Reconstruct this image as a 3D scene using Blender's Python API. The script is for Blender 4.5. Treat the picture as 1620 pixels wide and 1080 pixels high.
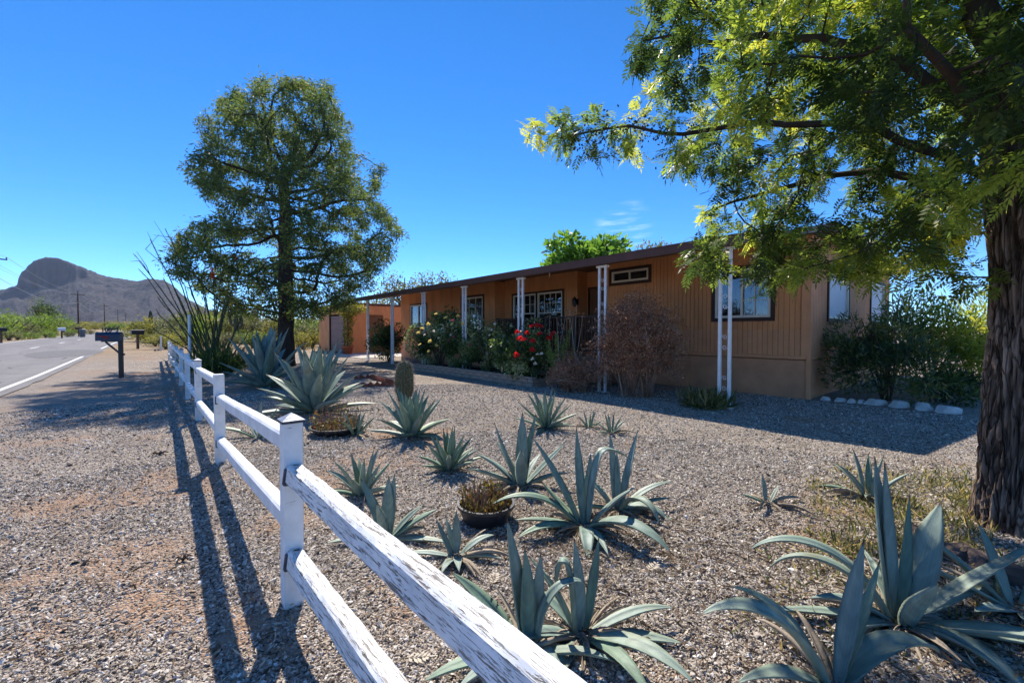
import bpy, math, random
import numpy as np
from mathutils import Vector, Matrix, Euler, noise as mnoise, kdtree

R = math.radians
random.seed(7)
scene = bpy.context.scene
for o_ in list(bpy.data.objects):
    bpy.data.objects.remove(o_)
col = scene.collection

# ------------------------------------------------------------------ camera, sky, sun, exposure
EYE, YAW, PITCH, FPX = 1.40, 40.0, -1.27, 675.0          # eye height m, heading from +Y, pitch, focal length (1620 px wide frame)
cam_d = bpy.data.cameras.new('camera')
cam_d.sensor_width = 36.0
cam_d.lens = FPX / 1620 * 36.0
cam_d.clip_start, cam_d.clip_end = 0.05, 20000.0
cam = bpy.data.objects.new('camera', cam_d)
col.objects.link(cam)
cam.location = (0, 0, EYE)
cam.rotation_euler = (R(90 + PITCH), 0, R(-YAW))
scene.camera = cam

SUN_EL, SUN_AZ = 48.0, 25.2                               # azimuth clockwise from +Y
sv = Vector((math.sin(R(SUN_AZ)) * math.cos(R(SUN_EL)), math.cos(R(SUN_AZ)) * math.cos(R(SUN_EL)), math.sin(R(SUN_EL))))
world = bpy.data.worlds.new('World')
scene.world = world
world.use_nodes = True
wt = world.node_tree
wt.nodes.clear()
w_out = wt.nodes.new('ShaderNodeOutputWorld')
w_bg = wt.nodes.new('ShaderNodeBackground')
w_sky = wt.nodes.new('ShaderNodeTexSky')
w_sky.sky_type = 'NISHITA'
w_sky.sun_disc = False
w_sky.sun_elevation = R(SUN_EL)
w_sky.sun_rotation = R(SUN_AZ)
w_sky.altitude = 2600
w_sky.air_density = 0.68
w_sky.dust_density = 0.0
w_sky.ozone_density = 3.5
w_bg.inputs['Strength'].default_value = 0.15
w_hs = wt.nodes.new('ShaderNodeHueSaturation')
w_hs.inputs['Saturation'].default_value = 1.28
w_hs.inputs['Hue'].default_value = 0.502
wt.links.new(w_sky.outputs[0], w_hs.inputs['Color'])
# one thin wisp of cirrus low over the house
w_tc = wt.nodes.new('ShaderNodeTexCoord')
w_map = wt.nodes.new('ShaderNodeMapping')
w_map.inputs['Scale'].default_value = (10, 10, 60)
w_no = wt.nodes.new('ShaderNodeTexNoise')
w_no.inputs['Scale'].default_value = 1.6
w_no.inputs['Detail'].default_value = 6
w_rp = wt.nodes.new('ShaderNodeMapRange')
w_rp.inputs[1].default_value, w_rp.inputs[2].default_value = 0.50, 0.80
w_rp.inputs[3].default_value, w_rp.inputs[4].default_value = 0.0, 0.20
w_mx = wt.nodes.new('ShaderNodeMixRGB')
w_mx.inputs[2].default_value = (7, 7.4, 8, 1)
wt.links.new(w_tc.outputs['Generated'], w_map.inputs['Vector'])
wt.links.new(w_map.outputs[0], w_no.inputs['Vector'])
wt.links.new(w_no.outputs['Fac'], w_rp.inputs[0])
w_dot = wt.nodes.new('ShaderNodeVectorMath'); w_dot.operation = 'DOT_PRODUCT'
w_cd = (Matrix.Rotation(R(-YAW), 3, 'Z') @ Vector(((985 - 810) / FPX, 1.0, (525 - 362) / FPX))).normalized()
w_dot.inputs[1].default_value = w_cd
w_m2 = wt.nodes.new('ShaderNodeMapRange'); w_m2.inputs[1].default_value, w_m2.inputs[2].default_value = 0.9975, 0.9992
w_mul = wt.nodes.new('ShaderNodeMath'); w_mul.operation = 'MULTIPLY'
wt.links.new(w_tc.outputs['Generated'], w_dot.inputs[0]); wt.links.new(w_dot.outputs['Value'], w_m2.inputs[0])
wt.links.new(w_m2.outputs[0], w_mul.inputs[0]); wt.links.new(w_rp.outputs[0], w_mul.inputs[1])
wt.links.new(w_mul.outputs[0], w_mx.inputs[0])
wt.links.new(w_hs.outputs[0], w_mx.inputs[1])
wt.links.new(w_mx.outputs[0], w_bg.inputs['Color'])
wt.links.new(w_bg.outputs[0], w_out.inputs['Surface'])

sun_d = bpy.data.lights.new('sun', 'SUN')
sun_d.energy = 4.05
sun_d.angle = R(0.53)
sun_d.color = (1.0, 0.93, 0.82)
sun_o = bpy.data.objects.new('sun', sun_d)
col.objects.link(sun_o)
sun_o.rotation_euler = (-sv).to_track_quat('-Z', 'Y').to_euler()
sun_o.location = (0, 0, 30)

scene.view_settings.view_transform = 'Standard'
scene.view_settings.look = 'None'
scene.view_settings.exposure = 0.92
scene.view_settings.gamma = 1.0
scene.view_settings.use_curve_mapping = False
scene.render.engine = 'CYCLES'
scene.cycles.max_bounces = 10
scene.cycles.diffuse_bounces = 5
scene.cycles.transparent_max_bounces = 12
scene.cycles.use_adaptive_sampling = True
scene.cycles.adaptive_threshold = 0.02
scene.cycles.use_denoising = True
scene.cycles.sample_clamp_indirect = 6.0

# ------------------------------------------------------------------ survey helpers
CR = cam.rotation_euler.to_matrix()


def smooth(a, b, x):
    t = min(1.0, max(0.0, (x - a) / (b - a)))
    return t * t * (3 - 2 * t)


def gz(x, y):
    """Height of the ground: flat yard, the land rises about one percent up the road."""
    r = 0.0105 * max(0.0, min(y, 700.0) - 20.0) * (1 - smooth(5.5, 8.5, x) * (1 - smooth(34, 60, y)))
    return r


def gp(px, py):
    """Ground point sighted at a bearing/depression read off the photograph."""
    d = CR @ Vector(((px - 810) / FPX, -(py - 540) / FPX, -1.0))
    t = EYE / -d.z
    return Vector((d.x * t, d.y * t, 0.0))


def bp(px, depth):
    """Ground point on the bearing of column px at a depth along the view axis."""
    d = CR @ Vector(((px - 810) / FPX, 0, -1.0))
    x, y = d.x * depth, d.y * depth
    return Vector((x, y, gz(x, y)))


# ------------------------------------------------------------------ object helpers
def tag(o, label=None, cat=None, group=None, kind=None):
    if label: o['label'] = label
    if cat: o['category'] = cat
    if group: o['group'] = group
    if kind: o['kind'] = kind
    return o


def thing(name, label, cat, loc=(0, 0, 0), rotz=0.0, group=None):
    o = bpy.data.objects.new(name, None)
    o.empty_display_size = 0.2
    col.objects.link(o)
    o.location = loc
    o.rotation_euler = (0, 0, rotz)
    return tag(o, label, cat, group)


def link(name, me, mat=None, parent=None, loc=None, rot=None, world_space=False):
    if mat is not None and not me.materials:
        me.materials.append(mat)
    o = bpy.data.objects.new(name, me)
    col.objects.link(o)
    if parent is not None:
        o.parent = parent
        if world_space:
            o.matrix_parent_inverse = Matrix.Translation(-Vector(parent.location))
    if loc is not None: o.location = loc
    if rot is not None: o.rotation_euler = rot
    return o


def np_mesh(name, V, F, smooth_=False, attrs=None):
    """Fast mesh from numpy arrays; F is (n,3) or (n,4); attrs = {name: per-vertex float array}."""
    V = np.asarray(V, dtype=np.float32)
    F = np.asarray(F, dtype=np.int32)
    me = bpy.data.meshes.new(name)
    n, k = F.shape
    me.vertices.add(len(V))
    me.vertices.foreach_set('co', V.ravel())
    me.loops.add(n * k)
    me.loops.foreach_set('vertex_index', F.ravel())
    me.polygons.add(n)
    me.polygons.foreach_set('loop_start', np.arange(0, n * k, k, dtype=np.int32))
    if smooth_:
        me.polygons.foreach_set('use_smooth', np.ones(n, dtype=bool))
    for a, arr in (attrs or {}).items():
        at = me.attributes.new(a, 'FLOAT', 'POINT')
        at.data.foreach_set('value', np.asarray(arr, dtype=np.float32))
    me.update(calc_edges=True)
    return me


class MB:
    """Collects shapes into one mesh."""

    def __init__(s):
        s.v, s.f = [], []

    def quad(s, a, b, c, d):
        n = len(s.v); s.v += [tuple(a), tuple(b), tuple(c), tuple(d)]; s.f.append((n, n + 1, n + 2, n + 3)); return s

    def box(s, lo, hi, j=0.0):
        n = len(s.v)
        for z in (lo[2], hi[2]):
            for x, y in ((lo[0], lo[1]), (hi[0], lo[1]), (hi[0], hi[1]), (lo[0], hi[1])):
                s.v.append((x + random.uniform(-j, j), y + random.uniform(-j, j), z + random.uniform(-j, j)))
        for f in ((0, 3, 2, 1), (4, 5, 6, 7), (0, 1, 5, 4), (1, 2, 6, 5), (2, 3, 7, 6), (3, 0, 4, 7)):
            s.f.append(tuple(n + i for i in f))
        return s

    def bar(s, p, q, w, h, up=(0, 0, 1)):
        """Rectangular bar from p to q."""
        p, q = Vector(p), Vector(q)
        t = (q - p).normalized(); a = t.cross(Vector(up)).normalized() * (w / 2); b = a.normalized().cross(t) * (h / 2)
        n = len(s.v)
        for c in (p, q):
            for k in (-a - b, a - b, a + b, -a + b):
                s.v.append(tuple(c + k))
        for f in ((0, 3, 2, 1), (4, 5, 6, 7), (0, 1, 5, 4), (1, 2, 6, 5), (2, 3, 7, 6), (3, 0, 4, 7)):
            s.f.append(tuple(n + i for i in f))
        return s

    def tube(s, pts, rad, n=6, cap=True):
        pts = [Vector(p) for p in pts]
        rad = rad if hasattr(rad, '__len__') else [rad] * len(pts)
        base = len(s.v)
        a = None
        for i, p in enumerate(pts):
            t = (pts[min(i + 1, len(pts) - 1)] - pts[max(i - 1, 0)])
            t = t.normalized() if t.length > 1e-9 else Vector((0, 0, 1))
            if a is None:
                a = t.orthogonal().normalized()
            else:
                a = (a - t * a.dot(t)); a = a.normalized() if a.length > 1e-6 else t.orthogonal().normalized()
            b = t.cross(a)
            for k in range(n):
                g = 2 * math.pi * k / n
                s.v.append(tuple(p + (a * math.cos(g) + b * math.sin(g)) * rad[i]))
        for i in range(len(pts) - 1):
            for k in range(n):
                s.f.append((base + i * n + k, base + i * n + (k + 1) % n, base + (i + 1) * n + (k + 1) % n, base + (i + 1) * n + k))
        if cap:
            s.f.append(tuple(base + k for k in range(n))[::-1])
            s.f.append(tuple(base + (len(pts) - 1) * n + k for k in range(n)))
        return s

    def lathe(s, prof, n=24, c=(0, 0, 0), wob=None):
        base = len(s.v)
        for i, (r, z) in enumerate(prof):
            for k in range(n):
                g = 2 * math.pi * k / n
                rr = r * (wob(g, z) if wob else 1)
                s.v.append((c[0] + rr * math.cos(g), c[1] + rr * math.sin(g), c[2] + z))
        for i in range(len(prof) - 1):
            for k in range(n):
                s.f.append((base + i * n + k, base + i * n + (k + 1) % n, base + (i + 1) * n + (k + 1) % n, base + (i + 1) * n + k))
        return s

    def poly_prism(s, pts, axis, a, b):
        """Extrude a 2D polygon; axis 'y': pts are (x,z)."""
        n0 = len(s.v); n = len(pts)
        for t in (a, b):
            for (u, w) in pts:
                s.v.append((u, t, w) if axis == 'y' else ((t, u, w) if axis == 'x' else (u, w, t)))
        s.f.append(tuple(n0 + i for i in range(n)))
        s.f.append(tuple(n0 + n + i for i in range(n))[::-1])
        for i in range(n):
            j = (i + 1) % n
            s.f.append((n0 + i, n0 + n + i, n0 + n + j, n0 + j))
        return s

    def mesh(s, name, smooth_=False):
        me = bpy.data.meshes.new(name)
        me.from_pydata(s.v, [], s.f)
        if smooth_:
            me.polygons.foreach_set('use_smooth', np.ones(len(me.polygons), dtype=bool))
        me.update()
        return me

    def build(s, name, mat, parent=None, smooth_=False, world_space=False, loc=None, rot=None, bevel=0.0, fix=True):
        me = s.mesh(name, smooth_)
        if fix:
            import bmesh
            bm = bmesh.new(); bm.from_mesh(me)
            bmesh.ops.recalc_face_normals(bm, faces=bm.faces)
            if bevel:
                bmesh.ops.bevel(bm, geom=list(bm.edges), offset=bevel, segments=1, affect='EDGES')
            bm.to_mesh(me); bm.free()
        return link(name, me, mat, parent, loc, rot, world_space)


# ------------------------------------------------------------------ materials
class NT:
    def __init__(s, name):
        s.m = bpy.data.materials.new(name)
        s.m.use_nodes = True
        s.t = s.m.node_tree
        s.t.nodes.clear()
        s.out = s.n('ShaderNodeOutputMaterial')
        s.b = s.n('ShaderNodeBsdfPrincipled')
        s.l(s.b.outputs[0], s.out.inputs['Surface'])

    def n(s, typ, **kw):
        nd = s.t.nodes.new(typ)
        for k, v in kw.items():
            if hasattr(nd, k):
                setattr(nd, k, v)
            else:
                nd.inputs[k.replace('_', ' ')].default_value = v
        return nd

    def l(s, a, b):
        s.t.links.new(a, b)

    def coord(s, kind='Object', scale=(1, 1, 1)):
        tc = s.n('ShaderNodeTexCoord')
        mp = s.n('ShaderNodeMapping')
        mp.inputs['Scale'].default_value = scale
        s.l(tc.outputs[kind], mp.inputs['Vector'])
        return mp.outputs[0]

    def noise(s, vec, scale, detail=4, rough=0.55, dist=0.0):
        nd = s.n('ShaderNodeTexNoise')
        nd.inputs['Scale'].default_value = scale
        nd.inputs['Detail'].default_value = detail
        nd.inputs['Roughness'].default_value = rough
        nd.inputs['Distortion'].default_value = dist
        if vec is not None: s.l(vec, nd.inputs['Vector'])
        return nd.outputs['Fac']

    def ramp(s, fac, stops, interp='LINEAR'):
        r = s.n('ShaderNodeValToRGB')
        r.color_ramp.interpolation = interp
        e = r.color_ramp.elements
        while len(e) < len(stops): e.new(0.5)
        for i, (p, c) in enumerate(stops):
            e[i].position = p
            e[i].color = (c[0], c[1], c[2], 1) if hasattr(c, '__len__') else (c, c, c, 1)
        s.l(fac, r.inputs[0])
        return r.outputs[0]

    def mix(s, fac, a, b, mode='MIX'):
        m = s.n('ShaderNodeMixRGB'); m.blend_type = mode
        for i, v in ((0, fac), (1, a), (2, b)):
            if isinstance(v, (int, float)): m.inputs[i].default_value = v
            elif isinstance(v, tuple): m.inputs[i].default_value = (v[0], v[1], v[2], 1)
            else: s.l(v, m.inputs[i])
        return m.outputs[0]

    def math(s, op, a, b=0.5):
        m = s.n('ShaderNodeMath'); m.operation = op
        for i, v in ((0, a), (1, b)):
            if isinstance(v, (int, float)): m.inputs[i].default_value = v
            else: s.l(v, m.inputs[i])
        return m.outputs[0]

    def attr(s, name):
        a = s.n('ShaderNodeAttribute'); a.attribute_name = name
        return a.outputs['Fac']

    def rnd(s):
        return s.n('ShaderNodeObjectInfo').outputs['Random']

    def base(s, c, rough=0.7, spec=0.3, metal=0.0):
        if isinstance(c, tuple): s.b.inputs['Base Color'].default_value = (c[0], c[1], c[2], 1)
        else: s.l(c, s.b.inputs['Base Color'])
        s.b.inputs['Roughness'].default_value = rough
        s.b.inputs['Specular IOR Level'].default_value = spec
        s.b.inputs['Metallic'].default_value = metal
        return s

    def bump(s, h, strength=0.3, dist=0.02, invert=False):
        b = s.n('ShaderNodeBump'); b.invert = invert
        b.inputs['Strength'].default_value = strength
        b.inputs['Distance'].default_value = dist
        s.l(h, b.inputs['Height'])
        s.l(b.outputs[0], s.b.inputs['Normal'])
        return s


def vary(c, k):
    return tuple(min(1, x * k) for x in c)


def simple(name, c, rough=0.6, spec=0.3, var=0.18, scale=6.0, bump=0.15, bscale=60.0, metal=0.0, stretch=(1, 1, 1)):
    t = NT(name)
    v = t.coord('Object', stretch)
    f = t.noise(v, scale, 5)
    t.base(t.ramp(f, [(0.3, vary(c, 1 - var)), (0.7, vary(c, 1 + var))]), rough, spec, metal)
    if bump: t.bump(t.noise(v, bscale, 3), bump, 0.01)
    return t.m


def leafmat(name, stops, trans=0.45, rough=0.5, spec=0.3, attr='tint', tint_t=(1.0, 1.0, 0.55)):
    """Leaf: colour from a per-leaf number, light comes through."""
    t = NT(name)
    f = t.attr(attr)
    c = t.ramp(f, stops)
    t.base(c, rough, spec)
    tr = t.n('ShaderNodeBsdfTranslucent')
    t.l(t.mix(1.0, t.mix(1.0, c, tint_t, 'MULTIPLY'), (2.1, 2.1, 2.1), 'MULTIPLY'), tr.inputs['Color'])
    ms = t.n('ShaderNodeMixShader')
    ms.inputs[0].default_value = trans
    t.l(t.b.outputs[0], ms.inputs[1]); t.l(tr.outputs[0], ms.inputs[2])
    t.l(ms.outputs[0], t.out.inputs['Surface'])
    return t.m


# ---- foliage primitives (numpy)
def unit(a):
    return a / np.maximum(np.linalg.norm(a, axis=-1, keepdims=True), 1e-9)


def diamonds(P, D, L, W, rng, fold=0.0):
    """One diamond leaf per row: base P, direction D, length L, width W."""
    n = len(P)
    D = unit(D)
    S = unit(np.cross(D, rng.normal(size=(n, 3))))
    N = np.cross(S, D)
    L = np.asarray(L).reshape(-1, 1) * np.ones((n, 1)); W = np.asarray(W).reshape(-1, 1) * np.ones((n, 1))
    M = P + D * L * 0.45 - N * L * fold
    V = np.stack([P, M + S * W / 2, P + D * L, M - S * W / 2], 1).reshape(-1, 3)
    F = np.arange(4 * n).reshape(n, 4)
    return V, F


def foliage_mesh(name, P, D, L, W, rng, tint=None):
    V, F = diamonds(P, D, L, W, rng, 0.06)
    tint = rng.random(len(P)) if tint is None else tint
    return np_mesh(name, V, F, False, {'tint': np.repeat(tint, 4)})


def rand_dirs(n, rng):
    return unit(rng.normal(size=(n, 3)))


def blob_points(n, rng, lobes):
    """Points through clumped lobes [(cx,cy,cz,rx,ry,rz)], denser near the surface."""
    w = np.array([l[3] * l[4] * l[5] for l in lobes]); w = w / w.sum()
    k = rng.choice(len(lobes), n, p=w)
    d = rand_dirs(n, rng)
    r = rng.random(n) ** 0.45
    l = np.array(lobes)[k]
    return l[:, :3] + d * r[:, None] * l[:, 3:6], d


def frac_noise(P, s):
    return np.array([mnoise.noise(Vector((p[0] * s, p[1] * s, p[2] * s))) for p in P])


# ---- trees
def colonize(A, nodes, par, D=0.3, di=2.5, dk=0.5, iters=150, rng=None, up=0.06, maxn=9000):
    """Space colonisation: grow nodes towards attractors A. nodes/par are seed lists."""
    N = [np.array(p, dtype=float) for p in nodes]; par = list(par)
    A = np.array(A); near = np.full(len(A), 1e9); who = np.zeros(len(A), dtype=int)
    start = 0
    for it in range(iters):
        new = np.array(N[start:])
        if len(new) == 0 or len(A) == 0 or len(N) > maxn: break
        d = np.linalg.norm(A[:, None, :] - new[None, :, :], axis=2)
        m = d.argmin(1); dm = d[np.arange(len(A)), m]
        b = dm < near
        near[b] = dm[b]; who[b] = m[b] + start
        start = len(N)
        keep = near > dk
        A, near, who = A[keep], near[keep], who[keep]
        act = near < di
        if not act.any(): break
        ids = np.unique(who[act])
        for i in ids:
            g = A[act & (who == i)] - N[i]
            v = unit(unit(g).sum(0)[None])[0] + rng.normal(size=3) * 0.16 + np.array([0, 0, up])
            v = v / np.linalg.norm(v)
            N.append(N[i] + v * D); par.append(int(i))
    return np.array(N), par


def pipe_radii(N, par, tip=0.008, e=2.4):
    n = len(N); acc = np.zeros(n); ch = np.zeros(n, dtype=int)
    for i in range(n - 1, -1, -1):
        if ch[i] == 0: acc[i] = tip ** e
        p = par[i]
        if p >= 0:
            acc[p] += acc[i]; ch[p] += 1
    return acc ** (1 / e), ch


def branch_mesh(N, par, rad, rmin=0.0):
    n = len(N); kids = [[] for _ in range(n)]
    for i, p in enumerate(par):
        if p >= 0: kids[p].append(i)
    mb = MB()
    stack = [(i, None) for i, p in enumerate(par) if p < 0]
    while stack:
        i, prev = stack.pop()
        path = [prev] if prev is not None else []
        j = i
        while True:
            path.append(j)
            if not kids[j]: break
            ks = sorted(kids[j], key=lambda k: -rad[k])
            for k in ks[1:]: stack.append((k, j))
            j = ks[0]
        if len(path) < 2: continue
        rr = [rad[k] for k in path]
        if prev is not None: rr[0] = min(rr[0], rr[1] * 1.15)
        if max(rr[1:]) < rmin: continue
        sides = 10 if max(rr) > 0.12 else (6 if max(rr) > 0.03 else 3)
        mb.tube([N[k] for k in path], rr, sides, cap=False)
    return mb
# ------------------------------------------------------------------ materials of the place
M = {}
M['siding'] = simple('siding_paint', (0.66, 0.295, 0.125), 0.75, 0.2, 0.16, 2.2, 0.12, 30, stretch=(1, 1, 0.3))
M['siding_low'] = simple('lower_siding_paint', (0.66, 0.31, 0.155), 0.75, 0.2, 0.15, 1.5, 0.12, 30)
M['skirt'] = simple('skirting_paint', (0.62, 0.30, 0.165), 0.8, 0.2, 0.16, 2.0, 0.12, 25)
M['gable'] = M['siding_low']
M['trim'] = simple('dark_brown_trim', (0.050, 0.026, 0.018), 0.6, 0.3, 0.2, 5, 0.1, 40)
M['fascia'] = simple('brown_fascia', (0.105, 0.050, 0.036), 0.55, 0.3, 0.2, 3, 0.1, 40)
M['soffit'] = simple('soffit_panel', (0.23, 0.145, 0.10), 0.6, 0.3, 0.12, 2, 0.08, 20)
M['roof'] = simple('roof_sheet', (0.30, 0.27, 0.25), 0.6, 0.3, 0.2, 2)
M['white_frame'] = simple('white_window_frame', (0.72, 0.66, 0.56), 0.4, 0.4, 0.05, 3, 0.0)
M['white_post'] = simple('white_porch_iron', (0.78, 0.79, 0.80), 0.4, 0.4, 0.10, 9, 0.1, 60)
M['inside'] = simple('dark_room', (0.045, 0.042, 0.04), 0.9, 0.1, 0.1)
M['curtain'] = simple('curtain_cloth', (0.30, 0.27, 0.24), 0.9, 0.1, 0.15, 4, 0.3, 12, stretch=(1, 14, 1))
M['screen'] = simple('sun_screen', (0.62, 0.64, 0.68), 0.55, 0.3, 0.04, 2, 0.1, 200)
M['rail_wood'] = simple('dark_rail_wood', (0.060, 0.036, 0.026), 0.6, 0.3, 0.3, 6, 0.2, 30)
M['deck_wood'] = simple('tan_deck_board', (0.24, 0.16, 0.10), 0.8, 0.2, 0.25, 5, 0.3, 25, stretch=(1, 1, 0.15))
M['block'] = simple('planter_block', (0.36, 0.27, 0.205), 0.9, 0.15, 0.25, 7, 0.5, 45)
M['brick'] = simple('red_edging_brick', (0.26, 0.085, 0.05), 0.9, 0.15, 0.3, 9, 0.5, 45)
M['stone'] = simple('white_landscape_stone', (0.55, 0.53, 0.50), 0.85, 0.25, 0.25, 6, 0.6, 22)
M['dark_stone'] = simple('reddish_dark_stone', (0.13, 0.09, 0.075), 0.85, 0.25, 0.3, 8, 0.6, 25)
M['terracotta'] = simple('terracotta', (0.38, 0.13, 0.06), 0.8, 0.2, 0.2, 6, 0.2, 40)
M['pot'] = simple('black_plastic_pot', (0.020, 0.021, 0.026), 0.42, 0.5, 0.3, 8, 0.15, 40)
M['soil'] = simple('dark_soil', (0.075, 0.05, 0.035), 0.95, 0.1, 0.4, 20, 0.8, 60)
M['metal_cap'] = simple('galvanised_cap', (0.34, 0.36, 0.40), 0.5, 0.5, 0.25, 12, 0.2, 50, metal=0.35)
M['bracket'] = simple('rusty_bracket', (0.060, 0.066, 0.085), 0.6, 0.5, 0.5, 30, 0.4, 80, metal=0.4)
M['mail_blue'] = simple('navy_mailbox_paint', (0.006, 0.028, 0.065), 0.45, 0.5, 0.2, 5, 0.05, 30)
M['mail_post'] = simple('black_steel_post', (0.008, 0.008, 0.009), 0.45, 0.5, 0.3, 9, 0.1, 50)
M['flag'] = simple('red_flag_paint', (0.32, 0.012, 0.015), 0.45, 0.4, 0.2, 6, 0.0)
M['pole'] = simple('utility_pole_wood', (0.085, 0.055, 0.040), 0.9, 0.15, 0.3, 3, 0.3, 20, stretch=(4, 4, 0.3))
M['wire'] = simple('overhead_wire', (0.25, 0.25, 0.26), 0.6, 0.3, 0.1)
M['bin'] = simple('grey_bin_plastic', (0.13, 0.14, 0.15), 0.6, 0.3, 0.2)
M['white_plain'] = simple('white_plastic_post', (0.80, 0.80, 0.80), 0.5, 0.4, 0.06, 5, 0.05, 40)
M['mail_white'] = simple('white_mailbox_paint', (0.72, 0.72, 0.74), 0.4, 0.4, 0.06)
M['brown_wood'] = simple('weathered_brown_post', (0.12, 0.075, 0.05), 0.85, 0.2, 0.3, 5, 0.3, 30)
M['lantern'] = simple('black_lantern_iron', (0.012, 0.012, 0.012), 0.5, 0.5, 0.2)
M['door'] = simple('brown_door', (0.165, 0.070, 0.030), 0.55, 0.35, 0.2, 3, 0.1, 30, stretch=(1, 6, 0.4))
M['garage_door'] = simple('mauve_garage_door', (0.27, 0.165, 0.13), 0.65, 0.3, 0.1, 2, 0.1, 30)
M['line'] = simple('white_road_paint', (0.72, 0.72, 0.70), 0.75, 0.25, 0.22, 14, 0.2, 60)

# glass: mirrors the yard and sky at grazing angles, dark room behind
t = NT('window_glass')
t.base((0.02, 0.022, 0.024), 0.03, 0.5)
fr = t.n('ShaderNodeLayerWeight'); fr.inputs['Blend'].default_value = 0.35
tr = t.n('ShaderNodeBsdfTransparent'); tr.inputs['Color'].default_value = (0.72, 0.76, 0.78, 1)
gl = t.n('ShaderNodeBsdfGlossy'); gl.inputs['Roughness'].default_value = 0.015; gl.inputs['Color'].default_value = (0.9, 0.94, 1, 1)
mx = t.n('ShaderNodeMixShader')
t.l(t.math('ADD', t.math('MULTIPLY', fr.outputs['Fresnel'], 0.9), 0.06), mx.inputs[0])
t.l(tr.outputs[0], mx.inputs[1]); t.l(gl.outputs[0], mx.inputs[2]); t.l(mx.outputs[0], t.out.inputs['Surface'])
M['glass'] = t.m

# white fence paint, cracked and flaking along the grain (local X)
def fence_paint(name, wear):
    t = NT(name)
    v = t.coord('Object', (1.0, 9.0, 9.0))
    v2 = t.coord('Object', (2.6, 60.0, 60.0))
    flakes = t.noise(v, 9.0, 6, 0.66, 0.5)
    cracks = t.noise(v2, 4.0, 5, 0.6, 0.3)
    flakes = t.math('ADD', flakes, t.math('MULTIPLY', t.math('SUBTRACT', t.noise(t.coord('Object', (1, 2, 2)), 2.2, 3), 0.5), 0.28))
    a = t.ramp(flakes, [(wear - 0.015, 0.0), (wear + 0.02, 1.0)])
    b = t.ramp(cracks, [(wear - 0.01, 0.0), (wear + 0.02, 1.0)])
    m = t.math('MAXIMUM', a, b)
    paint = t.ramp(t.noise(t.coord('Object'), 7, 4), [(0.3, (0.66, 0.655, 0.65)), (0.7, (0.86, 0.855, 0.85))])
    wood = t.ramp(cracks, [(0.35, (0.10, 0.085, 0.075)), (0.65, (0.30, 0.265, 0.235))])
    t.base(t.mix(m, paint, wood), 0.6, 0.3)
    t.bump(m, 0.6, 0.004, invert=True)
    return t.m

M['fence_worn'] = fence_paint('flaking_white_fence_paint', 0.582)
M['fence'] = fence_paint('white_fence_paint', 0.70)

# ------------------------------------------------------------------ ground
def axis(lo, hi, fine0, fine1, step, grow=1.22):
    a = list(np.arange(fine0, fine1 + 1e-6, step))
    s, x = step, fine1
    while x < hi:
        s *= grow; x += s; a.append(min(x, hi))
    s, x, pre = step, fine0, []
    while x > lo:
        s *= grow; x -= s; pre.append(max(x, lo))
    return np.array(pre[::-1] + a)


def bare_at(x, y):
    """How bare of gravel the soil is, 0..1: patches by the fence, under the near agaves and on the verge."""
    n = mnoise.noise(Vector((x * 0.55, y * 0.55, 3.1))) * 0.6 + mnoise.noise(Vector((x * 1.7, y * 1.7, 7.7))) * 0.4
    n += mnoise.noise(Vector((x * 5.5, y * 5.5, 1.7))) * 0.22
    k = 0.17 if x < 0.5 else 0.0
    if x > 3.5 or y > 7: k -= 0.10
    return smooth(0.02, 0.5, n + k)


gx = axis(-6000, 6000, -3.0, 9.0, 0.10)
gy = axis(-6000, 6000, -1.0, 12.0, 0.10)
GX, GY = np.meshgrid(gx, gy)
shape = GX.shape
xs, ys = GX.ravel(), GY.ravel()
zs = np.zeros(len(xs)); bare = np.zeros(len(xs))
for i in range(len(xs)):
    x, y = xs[i], ys[i]
    zz = gz(x, y)
    if -6 < x < 12 and -3 < y < 30:
        zz += 0.014 * mnoise.noise(Vector((x * 0.8, y * 0.8, 0))) + 0.006 * mnoise.noise(Vector((x * 3.1, y * 3.1, 5)))
        if x < -2.2: zz = gz(x, y) - 0.02 * smooth(-2.2, -2.6, x)
        bare[i] = bare_at(x, y)
    elif -12 < x <= -6: zz -= 0.02
    zs[i] = zz
ny, nx = shape
I = np.arange(nx * ny).reshape(ny, nx)
F = np.stack([I[:-1, :-1], I[:-1, 1:], I[1:, 1:], I[1:, :-1]], -1).reshape(-1, 4)
g_me = np_mesh('ground', np.stack([xs, ys, zs], 1), F, True, {'bare': bare})

t = NT('desert_gravel_ground')
v = t.coord('Object')
soil = t.ramp(t.noise(v, 9, 6, 0.65), [(0.25, (0.29, 0.165, 0.100)), (0.55, (0.42, 0.265, 0.170)), (0.8, (0.52, 0.355, 0.25))])
vo = t.n('ShaderNodeTexVoronoi'); vo.inputs['Scale'].default_value = 82; t.l(v, vo.inputs['Vector'])
vo2 = t.n('ShaderNodeTexVoronoi'); vo2.inputs['Scale'].default_value = 40; t.l(v, vo2.inputs['Vector'])
sep = t.n('ShaderNodeSeparateColor'); t.l(vo.outputs['Color'], sep.inputs[0])
sep2 = t.n('ShaderNodeSeparateColor'); t.l(vo2.outputs['Color'], sep2.inputs[0])
pebble = [(0.0, (0.10, 0.080, 0.064)), (0.3, (0.27, 0.22, 0.18)), (0.7, (0.45, 0.38, 0.315)), (1.0, (0.70, 0.64, 0.57))]
grav = t.mix(0.5, t.ramp(sep.outputs[0], pebble), t.ramp(sep2.outputs[1], pebble))
big = t.noise(v, 0.6, 5, 0.6)
grav = t.mix(1.0, grav, t.ramp(big, [(0.3, (0.80, 0.77, 0.74)), (0.7, (1.12, 1.1, 1.08))]), 'MULTIPLY')
pos = t.n('ShaderNodeSeparateXYZ'); t.l(v, pos.inputs[0])
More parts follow.
